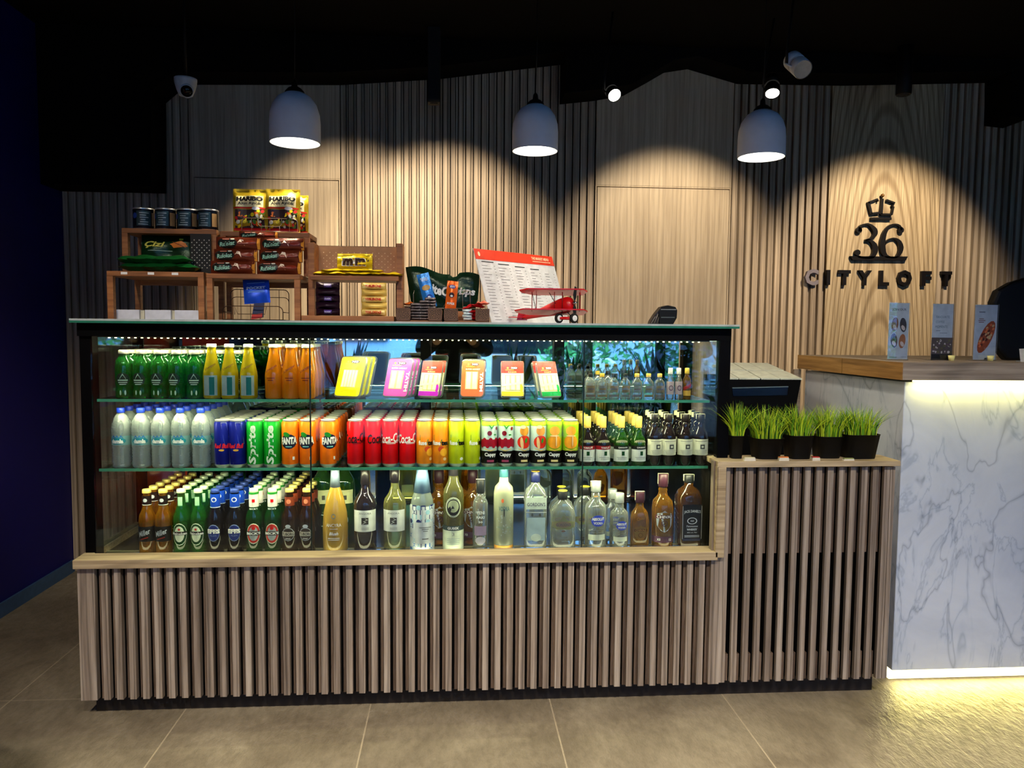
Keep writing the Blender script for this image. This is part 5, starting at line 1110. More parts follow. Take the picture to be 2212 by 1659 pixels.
# ------------------------------------------------------------------ bags and packs
def bagmesh(w, h, d, base, art=None, seed=0, crimp=.012, nx=14, nz=14, top=None, flat_bottom=False, wob=.004):
    """a pillow bag standing in the x-z plane, z from 0 to h, front at -y"""
    rg = random.Random(seed); ph = [rg.uniform(0, 6.28) for _ in range(6)]
    def prof(u, v):
        a = max(0, min(1, (v-crimp/h)/(1-2*crimp/h))); e = (4*a*(1-a))**.55 if 0 < a < 1 else 0
        f = (max(0, 1-(2*u-1)**2))**.55; return e*f
    def surf(side):
        def fn(u, v):
            b = prof(u, v); x = (u-.5)*w*(1-.05*b); z = v*h
            r = wob*(math.sin(9*u+ph[0]+3*v)+math.sin(13*v+ph[1]-4*u)*.7)*(.4+b)+.0012*math.sin(60*u)*(1-b)
            return Vector((x, side*(d/2*b)+r*(1 if side < 0 else .5), z))
        return fn
    m = MB(); F = surf(-1); B = surf(1)
    m.grid(F, nx, nz, base); m.grid(B, nx, nz, base)
    if art: art(m, lambda u, v: F(max(0, min(1, u/w+.5)), max(0, min(1, v/h)))+Vector((0, -.0016, 0)), w, h)
    return m
def lift(fn, k): return lambda u, v: fn(u, v)+Vector((0, -k, 0))
def foil(n, r, g, b, rough=.28, metal=.25): return P(n, r, g, b, rough, metal, bmp=.4, scale=26)
def lying(base, w, d, h, seed, art=None):
    """a lying pillow pack, centre at the origin bottom, long side along x"""
    m0 = bagmesh(w, d, h, base, art, seed, .008, 12, 8, wob=.002); m = MB(); m.mats = m0.mats; m.f = m0.f; m.mi = m0.mi; m.sm = m0.sm
    m.v = [(x, z-d/2, -y+h/2) for x, y, z in m0.v]; return m
# gold sweets bags
GOLDF = foil('foil_gold', 176, 150, 34)
def a_gold(b, f, w, h):
    patch(b, f, 0, h*.70, w*.8, h*.26, P('bag_cream', 236, 226, 176, .4)); text(b, 'HARIBO', BLK, lift(f, .0012), 0, h*.755, w*.78, h*.115, .06); text(b, 'Altın Ayıcık', BLK, lift(f, .0012), .01*w, h*.64, w*.70, h*.085, .02)
    patch(b, lift(f, .0006), 0, h*.545, w*.94, h*.03, P('band_red', 196, 26, 26, .4)); patch(b, lift(f, .0012), w*.2, h*.53, w*.24, h*.075, P('burst_grey', 214, 214, 224, .4), 'ell')
    patch(b, lift(f, .0004), 0, h*.30, w*.86, h*.42, P('bag_dark_plum', 50, 34, 40, .4)); patch(b, lift(f, .0006), 0, h*.06, w*.94, h*.06, P('band_red', 196, 26, 26, .4))
    rg = random.Random(5); cs_ = [P('sweet_yellow', 226, 206, 30, .35), P('sweet_green', 70, 120, 50, .35), P('sweet_red', 190, 40, 40, .35), P('sweet_white', 206, 206, 190, .35), P('sweet_orange', 226, 120, 30, .35)]
    for k in range(34): patch(b, lift(f, .0010+.00003*k), rg.uniform(-.4, .4)*w, rg.uniform(.12, .48)*h, w*rg.uniform(.06, .14), h*rg.uniform(.04, .1), cs_[k % 5], 'ell', rot=rg.uniform(0, 3))
def place_bag(m, name, lab, loc, rz=0, rx=0, cat='snack bag', group=None, ry=0):
    o = m.build(name, None, loc, fix=False); o.rotation_euler = (rx, ry, rz); return tag(o, lab, cat, group)
za = 1.7845
for k, (p0, p1, yy, lab, rz) in enumerate(((503, 578, .285, 'gold sweets bag in the wire basket, left of the two front bags', 0), (574, 648, .283, 'gold sweets bag in the wire basket, right of the two front bags', 0), (592, 666, .345, 'gold sweets bag peeping out at the right behind the front bags', 0), (520, 590, .345, 'gold sweets bag hidden behind the left front bag', 0))):
    a, b = atx(p0, 450, yy), atx(p1, 450, yy); z1 = atz(p0, 407 if yy < .3 else 420, yy)
    place_bag(bagmesh(b-a, z1-za-.001, .045, GOLDF, a_gold, 11+k), 'sweets_bag', lab, ((a+b)/2, yy, za+.001), rz, -.05, group='gold sweets bags')
# wire basket on the tall riser
WIRE = P('wire_pale', 190, 176, 150, .3, .8); BW = P('wire_bronze', 70, 44, 30, .35, .7)
def rrect(x0, x1, z0, z1, r, y, bottom=True):
    p = [(x0, y, z0), (x0, y, z1-r)]+[(x0+r-r*math.cos(a*PI/8), y, z1-r+r*math.sin(a*PI/8)) for a in range(1, 5)]
    p += [(x1-r+r*math.sin(a*PI/8), y, z1-r+r*math.cos(a*PI/8)) for a in range(0, 4)]+[(x1, y, z1-r), (x1, y, z0)]; return p
xa, xb = atx(522, 480, .262), atx(643, 480, .262); b = thing('wire_basket', 'low pale wire basket in front of the gold sweets bags', 'wire basket', ((xa+xb)/2, .262, za+.0005)); w = (xb-xa)/2; m = MB()
m.tube(rrect(-w, w, 0, .052, .016, 0), .0014, WIRE, 5)
p = [(-w*.42, 0, .050), (-w*.42, 0, .030), (-w*.34, 0, .022), (w*.34, 0, .022), (w*.42, 0, .030), (w*.42, 0, .050)]; m.tube(p, .0012, WIRE, 5)
for u in (-.65, -.3, 0, .35, .7): m.tube([(u*w, 0, .002), (u*w, 0, .022 if abs(u) < .4 else .050)], .001, WIRE, 5)
m.tube([(-w, 0, .002), (w, 0, .002)], .0014, WIRE, 5)
m.build('front_wires', b); m = MB()
for u in (-1, 1): m.tube([(u*w, 0, .002), (u*w, .12, .002), (u*w, .12, .05)], .0012, WIRE, 5)
m.build('side_wires', b)
# wire basket under the middle riser with the blue pocket pack
xa, xb = atx(482, 640, .2), atx(612, 640, .2); b = thing('wire_basket', 'tall bronze wire basket under the middle riser holding the blue pouch', 'wire basket', ((xa+xb)/2, .19, T0+.002)); w = (xb-xa)/2
for nm, y, zt in (('front_wires', 0, .052), ('rear_wires', .11, .12)):
    m = MB(); m.tube(rrect(-w, w, 0, zt, .02, y), .0017, BW, 5); m.tube([(-w, y, .001), (w, y, .001)], .0017, BW, 5)
    if y: m.tube(rrect(-w, w, 0, .09, .02, y), .0014, BW, 5); [m.tube([(u*w, y, 0), (u*w, y, zt)], .0012, BW, 5) for u in (-.66, -.33, 0, .33, .66)]
    else: m.tube(rrect(-w*.6, w*.45, .02, .05, -.0, y)[:2]+[(-w*.5, y, .022), (w*.4, y, .022), (w*.45, y, .05)], .0013, BW, 5)
    m.build(nm, b)
m = MB(); [m.tube([(s*w, 0, .03), (s*w, .11, .03)], .0014, BW, 5) for s in (-1, 1)]; [m.tube([(s*w, 0, .001), (s*w, .11, .001)], .0014, BW, 5) for s in (-1, -.5, 0, .5, 1)]; m.build('floor_wires', b)
BLF = foil('foil_blue', 16, 60, 170)
def a_poc(b_, f, w, h): text(b_, 'POCKET', P('print_sky', 190, 214, 240, .4), f, 0, h*.62, w*.74, h*.11, .04); patch(b_, f, 0, h*.82, w*.7, h*.03, P('print_sky2', 100, 150, 220, .4)); patch(b_, f, 0, h*.5, w*.6, h*.02, P('print_sky2', 100, 150, 220, .4)); patch(b_, f, 0, h*.45, w*.66, h*.02, P('print_sky2', 100, 150, 220, .4))
m = bagmesh(.098, .095, .012, BLF, a_poc, 3, .004, 12, 10, wob=.001); m.prism([(-.012, .0), (.026, .0), (.018, -.055), (-.026, -.060)], -.004, .004, P('pouch_lower_dark', 20, 30, 70, .35)); m.prism([(-.022, -.042), (.017, -.040), (.015, -.057), (-.026, -.060)], -.006, -.004, P('pouch_red', 176, 40, 36, .35))
p = at(555, 640, .215); place_bag(m, 'snack_pouch', 'blue pouch with pale lettering standing tilted in the bronze wire basket', (p.x, .222, T0+.066), 0, -.1, 'pouch', ry=-.08)
# four dark tins
TD = P('tin_dark_navy', 18, 24, 38, .25, .35)
t = thing('nut_tin', 't', 'tin'); hh = .081; m = MB(); m.lathe([(.036, 0), (.0385, .003), (.0385, hh-.006), (.0395, hh-.003), (.0375, hh)], TD, 26, mats=[SIL, TD, SIL, SIL]); f = round_at(.0385, .0008)
patch(m, f, 0, .04, .052, .056, P('tin_label_teal', 26, 50, 60, .3), n=8)
for k in range(6): patch(m, round_at(.0385, .0014), .002*(-1)**k, .060-.0085*k, (.034, .022, .03, .016, .028, .034)[k], .0028, P('tin_print', 140, 156, 160, .4), n=4)
patch(m, round_at(.0385, .0010), .042, .038, .022, .05, P('tin_tan', 150, 120, 80, .4), n=4); patch(m, round_at(.0385, .0010), -.034, .05, .02, .022, P('tin_blue', 24, 50, 120, .4), 'ell'); m.build('body', t, fix=False)
MB().lathe([(.0375, hh), (.036, hh-.0015), (0, hh-.0015)], P('tin_lid', 170, 176, 182, .25, .9), 24, cap=False).build('lid', t); tp = Proto(t)
for k, px in enumerate((311, 359, 405, 450)): tp.put((atx(px, 492, .30), .30, 1.7895), (.35, -.1, -.05, -.15)[k], 'dark round tin on the small riser, %s from the left' % ORD[k], 'dark tins on the small riser')
# green cracker packs
GNF = foil('foil_dark_green', 8, 46, 22)
def a_ciz(b_, f, w, h):
    text(b_, 'Çizi', P('print_yellow', 214, 206, 90, .4), f, -w*.22, h*.56, w*.42, h*.42, .03, .25); [patch(b_, f, w*.27+k*w*.03, h*(.62-.1*k), w*.30, h*.20, P('cracker_orange', 226, 130, 50, .4), n=3, rot=.6-.3*k) for k in range(2)]
    for i in range(5): patch(b_, lift(f, .001), w*.20+i*w*.045, h*(.68-.05*i), w*.012, h*.2, P('cracker_brown', 150, 70, 30, .4), rot=.6)
    patch(b_, f, -w*.1, h*.2, w*.5, h*.03, P('print_pale_green', 170, 200, 180, .4)); patch(b_, f, w*.34, h*.88, w*.08, h*.1, P('print_lime', 190, 200, 60, .4), n=2)
zb = zl+.0003+.0003
for k, (px, pz0, pz1, yy, rx, lab) in enumerate(((355, 544, 500, .30, -.12, 'green cracker pack standing upright, top one with big yellow lettering'), (352, 560, 534, .262, -.5, 'green cracker pack leaning below the upright one'))):
    p0, p1 = at(303 if k == 0 else 306, pz0, yy), at(408 if k == 0 else 396, pz1, yy)
    m = bagmesh(p1.x-p0.x, p1.z-zb if k == 0 else .075, .02, GNF, a_ciz if k == 0 else (lambda b_, f, w, h: (text(b_, 'Çizi', P('print_yellow', 214, 206, 90, .4), f, -w*.22, h*.66, w*.2, h*.22, .02, .25), patch(b_, f, w*.2, h*.66, w*.14, h*.16, P('print_lime', 190, 200, 60, .4), n=2))), 21+k)
    if k == 0: # printing sits high on the standing pack
        m = bagmesh(p1.x-p0.x, p1.z-zb, .02, GNF, lambda b_, f, w, h: a_ciz(b_, lambda u, v: f(u, v*.40/1+h*.46), w, h), 21)
    place_bag(m, 'cracker_pack', lab, ((p0.x+p1.x)/2, yy, zb), 0, rx, 'cracker pack', 'green cracker packs')
GNB = foil('foil_bright_green', 16, 84, 36)
for k, (px, zz, yy, w, rz) in enumerate(((300, 0, .20, .13, .1), (350, 0, .195, .15, -.08), (395, 0, .20, .12, .15), (325, .030, .205, .15, .05), (372, .030, .20, .14, -.12), (286, .028, .215, .10, .3))):
    place_bag(lying(GNB, w, .075, .034, 40+k, None), 'cracker_pack', 'dark green cracker pack in the heap, '+['lowest at the left', 'lowest in the middle', 'lowest at the right', 'on top, left of centre', 'on top, right of centre', 'sticking out at the far left'][k], (atx(px, 570, yy), yy, zb+zz), rz, 0, 'cracker pack', 'green cracker packs')
# brown wafer packs, two columns of three with one on top
BRF = foil('foil_brown', 96, 38, 20)
def a_waf(b_, f, w, h):
    patch(b_, f, -w*.24, h*.5, w*.46, h*.86, P('wafer_black', 20, 26, 24, .35), 'ell'); text(b_, 'Rulokat', P('print_mint', 140, 190, 170, .4), lift(f, .001), -w*.24, h*.44, w*.36, h*.34, .03, .2, rot=.1)
    patch(b_, lift(f, .001), -w*.12, h*.82, w*.1, h*.12, P('print_ivory', 230, 222, 206, .4), 'ell'); patch(b_, lift(f, .001), -w*.27, h*.80, w*.16, h*.07, P('print_salmon', 214, 130, 110, .4))
    patch(b_, lift(f, .0008), w*.08, h*.56, w*.16, h*.52, P('wafer_cream', 236, 214, 190, .4), 'poly', pts=[(-.5, -.1), (-.2, .5), (.3, .4), (.5, -.5), (.2, .0), (-.2, .1)])
    patch(b_, lift(f, .0006), w*.30, h*.55, w*.24, h*.34, P('choc_red_brown', 120, 40, 24, .3), 'ell'); patch(b_, lift(f, .0006), w*.46, h*.5, w*.06, h*.9, P('foil_end_gold', 236, 160, 60, .3, .4))
zz = 1.6163+.0003; wid = .163; hg = .047
for c_, (pxc, col) in enumerate(((504, 'left'), (603, 'right'))):
    for r in range(3):
        yy = .175+r*.006; x = atx(pxc+r*(6 if c_ == 0 else 4), 570, yy)
        place_bag(bagmesh(wid, hg, .036, BRF, a_waf, 60+c_*5+r, .004, 12, 8, wob=.0015), 'wafer_pack', 'brown wafer pack in the %s pile of the middle riser, %s' % (col, ['lowest', 'second from below', 'third from below'][r]), (x, yy, zz+.001+r*(hg-.002)), .03*(-1)**r, -.03, 'wafer pack', 'brown wafer packs')
x = atx(560, 517, .22); place_bag(bagmesh(wid*.9, .028, .03, BRF, a_waf, 77, .004, 12, 6, wob=.0015), 'wafer_pack', 'brown wafer pack on top, bridging both piles', (x, .215, zz+.001+3*(hg-.002)), 0, 0, 'wafer pack', 'brown wafer packs')
# yellow sweets on the rack
YF = foil('foil_yellow', 214, 186, 20); RZ = T0+.172; rxc = (x0+x1)/2
def a_mm(b_, f, w, h):
    for s, mt, o in ((1.12, WHT, 0), (1, P('letter_brown', 50, 30, 24, .4), .001)): text(b_, "m", mt, lift(f, o), -w*.2, h*.5, w*.3*s, h*.42*s, .07); text(b_, "m", mt, lift(f, o), w*.17, h*.5, w*.3*s, h*.42*s, .07)
    text(b_, '&', WHT, lift(f, .0014), -w*.015, h*.5, w*.07, h*.2, .03); text(b_, "'s", P('letter_brown', 50, 30, 24, .4), lift(f, .001), w*.38, h*.62, w*.08, h*.2, .03)
xa, xb = atx(729, 550, .30), atx(805, 550, .30)
place_bag(bagmesh(xb-xa, .070, .024, YF, a_mm, 81), 'sweets_bag', 'yellow sweets bag standing on the rack with large brown letters', ((xa+xb)/2, .288, RZ+.026), -.02, -.12, group='yellow sweets bags on the rack')
for k, (px, z_, yy, w, rz) in enumerate(((702, 0, .20, .09, .1), (735, 0, .195, .10, -.05), (775, 0, .19, .10, .1), (812, 0, .20, .10, -.1), (845, 0, .195, .09, .2), (722, .013, .215, .10, .15), (765, .013, .215, .10, -.12), (800, .013, .21, .10, .08))):
    place_bag(lying(YF, w, .06, .014, 90+k), 'sweets_bag', 'yellow sweets bag lying flat on the rack shelf, '+['leftmost at the bottom', 'second at the bottom', 'third at the bottom', 'fourth at the bottom', 'rightmost, sticking past the side board', 'upper one at the left', 'upper one in the middle', 'upper one at the right'][k], (atx(px, 588, yy), yy, RZ+.001+z_), rz, 0, 'snack bag', 'yellow sweets bags on the rack')
# stacks of bars under the rack shelf
DPF = foil('foil_dark_purple', 34, 16, 32); 
def a_dp(b_, f, w, h): patch(b_, f, .02*w, h*.5, w*.32, h*.5, P('badge_violet', 90, 70, 150, .35), n=3); text(b_, 'ÜLKER', P('print_lilac', 196, 190, 226, .4), lift(f, .001), .02*w, h*.5, w*.26, h*.22, .03)
TBF = foil('foil_cream_gold', 226, 190, 96)
def a_tb(b_, f, w, h): patch(b_, f, 0, h*.5, w*.9, h*.62, P('bar_cream', 240, 214, 140, .35), n=6); text(b_, 'TOBLERONE', P('print_red_dark', 190, 30, 24, .4), lift(f, .001), 0, h*.5, w*.66, h*.36, .05)
zb2 = T0+.0203
for r in range(5):
    hh_ = .0245
    place_bag(bagmesh(.088, hh_+.003, .05, DPF, a_dp if r % 2 == 0 else None, 110+r, .003, 12, 6, wob=.0016), 'chocolate_bar', 'dark purple chocolate bar in the left stack under the rack shelf, %s' % ['lowest', 'second from below', 'middle one', 'fourth from below', 'topmost'][r], (atx(708, 640, .155)+.001*(-1)**r, .155, zb2+.0008+r*hh_), .03*(-1)**r, 0, 'chocolate bar', 'dark purple chocolate bars')
    place_bag(bagmesh(.094, hh_+.003, .05, TBF, a_tb if r % 2 == 0 else None, 120+r, .003, 12, 6, wob=.0016), 'chocolate_bar', 'golden cream chocolate bar in the right stack under the rack shelf, %s' % ['lowest', 'second from below', 'middle one', 'fourth from below', 'topmost'][r], (atx(808, 640, .155)-.001*(-1)**r, .155, zb2+.0008+r*hh_), -.02*(-1)**r, 0, 'chocolate bar', 'golden chocolate bars')
# three white boxes
for k, (a, b_) in enumerate(((247, 303), (315, 371), (379, 431))):
    xa, xb = atx(a, 672, .19), atx(b_, 672, .19); t = thing('white_box', ['small white box under the left riser, leftmost of three', 'small white box under the left riser, middle of three', 'small white box under the left riser, rightmost of three'][k], 'box', ((xa+xb)/2, .18, T0), 0, 'white boxes under the left riser'); w = (xb-xa)/2
    MB().box(-w, w, 0, .09, 0, .036, P('box_white', 206, 206, 214, .5)).build('box_body', t, bevel=.001); MB().box(w-.002, w+.014, .012, .08, 0, .034, P('box_side_cream', 190, 184, 160, .5)).build('side_tag', t)
# perforated trays
def lattice(m, x0, x1, z0, z1, y, t=.004):
    br = P('lattice_brown', 92, 62, 48, .5); m.box(x0, x1, y, y+.003, z0, z1, P('lattice_dark', 30, 20, 16, .6)); rg = random.Random(int(x0*1000))
    for s in (-1, 1): pass
    m.box(x0, x0+.003, y-.002, y+.005, z0, z1, br); m.box(x1-.003, x1, y-.002, y+.005, z0, z1, br); m.box(x0, x1, y-.002, y+.005, z0, z0+.004, br); m.box(x0, x1, y-.002, y+.005, z1-.003, z1, br)
    n = int((x1-x0)/.0052); k = int((z1-z0)/.0052)
    for i in range(n):
        for j in range(k):
            c_ = Matrix.Translation((x0+.003+(i+.5)*(x1-x0-.006)/n, y-.0006, z0+.003+(j+.5)*(z1-z0-.006)/k)) @ Matrix.Rotation(rg.choice([.7, -.7, .2, 1.5]), 4, 'Y'); m.box(-.0026, .0026, -.0006, .0006, -.0006, .0006, P('lattice_tan', 150, 112, 86, .5), M=c_)
trays = []
for k, (a, b_) in enumerate(((856, 955), (959, 1057))):
    yy = .13; xa, xb = atx(a, 685, yy), atx(b_, 685, yy); t = thing('perforated_tray', ['brown tray with patterned front holding grey packs', 'brown tray with patterned front holding red and white packs'][k], 'tray', ((xa+xb)/2, yy, T0), 0, 'patterned trays'); w = (xb-xa)/2
    m = MB(); m.box(-w, w, 0, .13, 0, .006, RW); m.box(-w, w, .126, .13, .006, .045, RW); m.box(-w, -w+.004, 0, .126, .006, .045, RW); m.box(w-.004, w, 0, .126, .006, .045, RW); m.build('tray_body', t)
    for s in (-1, 1):
        m = MB(); u0, u1 = (-w, -w+.053) if s < 0 else (w-.053, w); lattice(m, u0, u1, .006, .052, -.003); m.build('patterned_front', t)
    trays.append(((xa+xb)/2, w))
GRF = foil('foil_grey_brown', 96, 86, 88); cx0 = trays[0][0]
def a_gr(b_, f, w, h): [patch(b_, f, u*w, h*.5, w*.05, h*.6, P('print_grey_pale', 176, 170, 172, .4), n=1) for u in (-.36, -.26, -.16, -.06, .06, .16, .26, .36)]
n_ = 0
for col, (dx, cnt) in enumerate(((-.014, 6), (.018, 7), (.040, 8), (-.040, 5))):
    for r in range(cnt):
        dy = .045 if col != 3 else .085; w_ = .036
        place_bag(bagmesh(w_*1.15, .0125, .05, GRF, a_gr, 140+n_, .002, 8, 4, wob=.0008), 'stick_pack', 'small grey brown pack in the left tray, %s from below, %s pile' % (ORD[r], ['centre left', 'centre right', 'right', 'rear left'][col]), (cx0+dx*1.0+.0008*(-1)**r, .13+dy+(.012 if col == 2 else 0), T0+.0065+r*.0108), .05*(-1)**r, 0, 'sweet pack', 'grey packs in the tray'); n_ += 1
OF = foil('foil_orange', 210, 100, 30); place_bag(lying(OF, .055, .035, .012, 170), 'stick_pack', 'orange pack lying on the grey packs at the left', (cx0-.036, .19, T0+.0625), .1, 0, 'sweet pack')
cx1 = trays[1][0]; WF = foil('foil_white_blue', 206, 220, 224); RF = foil('foil_red', 176, 20, 26)
for r in range(4): place_bag(bagmesh(.036, .0125, .04, WF, None, 180+r, .002, 8, 4, wob=.001), 'stick_pack', 'white blue pack in the right patterned tray, %s from below' % ORD[r], (cx1+.004+.002*(-1)**r, .17, T0+.0065+r*.0108), .1*(-1)**r, 0, 'sweet pack', 'white packs in the tray')
for k, (dx, dy, z_, rz, ry, w_) in enumerate(((.030, .05, .0065, .3, 0, .05), (.030, .05, .020, -.3, .2, .05), (.030, .05, .034, .5, -.1, .055), (.012, .055, .052, .2, -.35, .055), (.045, .05, .056, -.1, .12, .055), (.062, .045, .066, .15, 0, .05))):
    o = lying(RF if k != 5 else foil('foil_salmon', 220, 110, 90), w_, .04, .014, 190+k); place_bag(o, 'sweet_pack', 'red sweet pack in the right tray, '+['lowest', 'second from below', 'third from below', 'tilted at the left on top', 'upper one at the right', 'salmon tinted one sticking out at the far right'][k], (cx1+dx, .13+dy, T0+z_+.001), rz, 0, 'sweet pack', 'red packs in the tray', ry=ry)
# big dark green crisps bag with blue and orange packs
DGF = foil('foil_deep_green', 8, 40, 22)
xa, xb = atx(876, 600, .30), atx(1036, 600, .30); bz = T0+.002; m = MB()
def crisp(side):
    def fn(u, v):
        top = .216-.030*u+.010*math.sin(u*9)-(.012 if .62 < u < .72 else 0); lo = 0
        x = (u-.5)*(xb-xa); z = lo+v*(top-lo); pinch = 1-.22*(1-v)*(1 if u < .5 else .6); x *= pinch if u < .5 else (1-.20*(1-v)**2)
        e = (4*max(.0, min(1, v))*(1-max(0, min(1, v))))**.5*(max(0, 1-(2*u-1)**2))**.4
        return Vector((x, side*.03*e+.003*math.sin(14*u+6*v)+.002*math.sin(25*v+9*u), z))
    return fn
CF = crisp(-1); m.grid(CF, 22, 14, DGF); m.grid(crisp(1), 22, 14, DGF)
wB = xb-xa; cf = lambda u, v: CF(max(0, min(1, u/wB+.5)), max(0, min(1, v/.205)))+Vector((0, -.003, 0))
text(m, 'riteC', WHT, cf, -.018, .132, .086, .042, .04, .1, rot=-.06); text(m, 'risps', WHT, cf, .092, .122, .082, .038, .04, .1, rot=-.04); patch(m, cf, .10, .058, .02, .012, P('print_pale_green', 170, 200, 180, .4), n=2); patch(m, cf, .07, .13, .05, .03, P('bag_green_mid', 20, 90, 40, .35), 'ell')
place_bag(m, 'crisps_bag', 'large dark green crisps bag with white lettering behind the patterned trays', ((xa+xb)/2, .305, bz), 0, 0)
def a_bl(b_, f, w, h): patch(b_, f, 0, h*.58, w*.7, h*.16, P('biscuit_tan', 190, 150, 80, .4), 'ell'); text(b_, 'TUTKU', WHT, f, 0, h*.82, w*.6, h*.1, .03); ring(b_, f, .1*w, h*.26, w*.55, h*.24, .25, P('logo_navy', 30, 50, 140, .4), 16); patch(b_, f, .05*w, h*.26, w*.3, h*.14, WHT, 'ell')
p = at(925, 600, .25); place_bag(bagmesh(.048, .138, .012, foil('foil_sky_blue', 40, 120, 200), a_bl, 201, .006, 8, 12, wob=.001), 'snack_bag', 'narrow blue biscuit pack leaning on the green crisps bag', (p.x+.012, .255, T0+.058), 0, -.08, ry=-.26)
def a_or(b_, f, w, h): patch(b_, f, 0, h*.82, w*.6, h*.12, P('logo_navy', 30, 50, 140, .4), 'ell'); text(b_, 'ETI', WHT, lift(f, .001), 0, h*.82, w*.4, h*.06, .03); patch(b_, f, 0, h*.56, w*.5, h*.16, P('choc_dark', 50, 24, 30, .4), 'ell'); patch(b_, lift(f, .001), 0, h*.53, w*.26, h*.06, WHT, 'ell'); text(b_, 'POPKEK', WHT, f, 0, h*.30, w*.7, h*.07, .03); patch(b_, f, 0, h*.1, w*.8, h*.08, P('band_peach', 240, 170, 80, .4))
p = at(972, 640, .22); place_bag(bagmesh(.043, .128, .012, foil('foil_bright_orange', 222, 96, 20), a_or, 202, .006, 8, 12, wob=.001), 'snack_bag', 'narrow orange cake pack leaning between the two patterned trays', (p.x, .225, T0+.035), 0, -.1, ry=.09)
# tall wire stand behind the trays
st = thing('wire_stand', 'thin pale wire stand in front of the green crisps bag', 'wire stand', (atx(960, 690, .27), .262, T0)); m = MB()
for u in (-.118, .075, .105): m.tube([(u, 0, .006), (u-.004, 0, .11), (u, 0, .125)], .0012, WIRE, 5)
m.tube([(-.13, 0, .056), (.13, 0, .056)], .0014, WIRE, 5); m.tube([(-.13, 0, .002), (.13, 0, .002)], .0016, WIRE, 5); m.tube([(-.0, -.005, .056), (.035, -.005, .112), (.03, -.005, .116), (-.005, -.005, .06)], .0012, WIRE, 5); m.tube([(.075, 0, .125), (.105, 0, .125)], .0012, WIRE, 5); m.build('wires', st)

# ------------------------------------------------------------------ menu sheet, toy plane, card terminal
mn = thing('menu_board', 'large leaning menu sheet with red header behind the red toy plane', 'menu', (atx(1062, 692, .20), .20, T0), 0)
Mw, Mh, ang, ln = .46, .315, .70, .36
n3 = Vector((-math.sin(ang)*math.sin(ln), math.cos(ang)*math.sin(ln), math.cos(ln))); u3 = Vector((math.cos(ang), math.sin(ang), 0)); q3 = u3.cross(n3)
mf = lambda k: (lambda u, v: u3*u+n3*v+q3*k)
m = MB(); pts = [mf(o)(a, b_) for o in (0, -.003) for a, b_ in ((0, 0), (Mw, 0), (Mw, Mh), (0, Mh))]; m.add(pts, [(0, 1, 2, 3), (7, 6, 5, 4), (0, 4, 5, 1), (1, 5, 6, 2), (2, 6, 7, 3), (3, 7, 4, 0)], P('menu_paper', 188, 192, 198, .5)); f = mf(.0008)
patch(m, f, Mw/2, Mh-.0225, Mw, .045, P('menu_red', 200, 50, 24, .45)); text(m, 'THE MARKET MENU', P('menu_cream', 246, 196, 160, .4), mf(.0014), Mw*.82, Mh-.018, Mw*.23, .013, .03); patch(m, mf(.0014), Mw*.83, Mh-.032, Mw*.24, .003, P('menu_cream', 246, 196, 160, .4)); patch(m, mf(.0014), Mw*.05, Mh-.022, .012, .020, P('menu_cream', 246, 196, 160, .4), 'ell')
ik = P('menu_ink', 110, 110, 116, .5); rg = random.Random(8)
for c_, (cx_, w_, z1_, n) in enumerate(((.13, .16, .255, 19), (.32, .15, .250, 13), (.52, .14, .245, 16), (.71, .13, .240, 16), (.90, .13, .240, 16))):
    if c_ != 4: patch(m, f, (cx_+.0)*Mw, z1_+.006, w_*Mw*.9, .004, P('menu_ink_dark', 50, 50, 54, .5))
    for r in range(n):
        if c_ == 1 and r > 10: continue
        z_ = z1_-.011-r*.0128; L = rg.uniform(.35, .7); patch(m, f, (cx_-w_/2+w_*L/2)*Mw, z_, w_*L*Mw, .0018, ik); patch(m, f, (cx_+w_*.44)*Mw, z_, w_*.1*Mw, .0018, ik)
for r in range(6): patch(m, f, .33*Mw, .095-r*.0125, .12*Mw, .0018, ik)
m.build('menu_sheet', mn, fix=False)
m = MB(); m.tube([mf(-.004)(Mw*.3, Mh*.5), Vector((mf(0)(Mw*.3, 0))) - q3*.10*Vector((1, 1, 0)).length/1.4 if False else Vector((mf(0)(Mw*.3, 0)[0]-math.sin(ang)*.13, mf(0)(Mw*.3, 0)[1]+math.cos(ang)*.13, .003))], .003, P('strut_grey', 120, 120, 124, .4), 6); m.build('back_strut', mn)

PR = P('plane_red', 196, 14, 20, .3, coat=.3); PD = P('plane_dark_red', 120, 10, 16, .4); CHR = P('chrome', 200, 200, 204, .15, 1)
pl = thing('toy_biplane', 'red tin toy biplane with white wheels at the front of the glass top', 'toy plane', (atx(1195, 693, .12), .12, T0), 0)
# nose points right and towards the viewer
def wing(name, z, sp, tilt, x0_, ch):
    m = MB(); poly = []
    n = 10
    prof = [(sp[0]-.0, -.2), (sp[0]+.030, -.5), (sp[1]-.02, -.5), (sp[1], -.15), (sp[1]-.008, .42), (sp[1]-.05, .5), (sp[0]+.06, .5), (sp[0]+.01, .1)]
    vs = []
    for k, zo in enumerate((0, .005)):
        for a, b_ in prof: vs.append((x0_+a, b_*ch*1.0, z+zo+a*tilt-b_*ch*.22))
    n = len(prof); m.add(vs, [tuple(range(n)), tuple(reversed(range(n, 2*n)))]+[(i, i+n, (i+1) % n+n, (i+1) % n) for i in range(n)], PR); return m.build(name, pl, bevel=.001)
wing('upper_wing', .116, (-.132, .128), .0, .0, .085); wing('lower_wing', .040, (-.150, .130), .0, 0, .085)
fu = MB(); ax0, ax1 = Vector((-.105, .16, .020)), Vector((.070, -.03, .075)); d = (ax1-ax0); M = Matrix.Translation(ax0) @ d.to_track_quat('Z', 'Y').to_matrix().to_4x4(); L = d.length
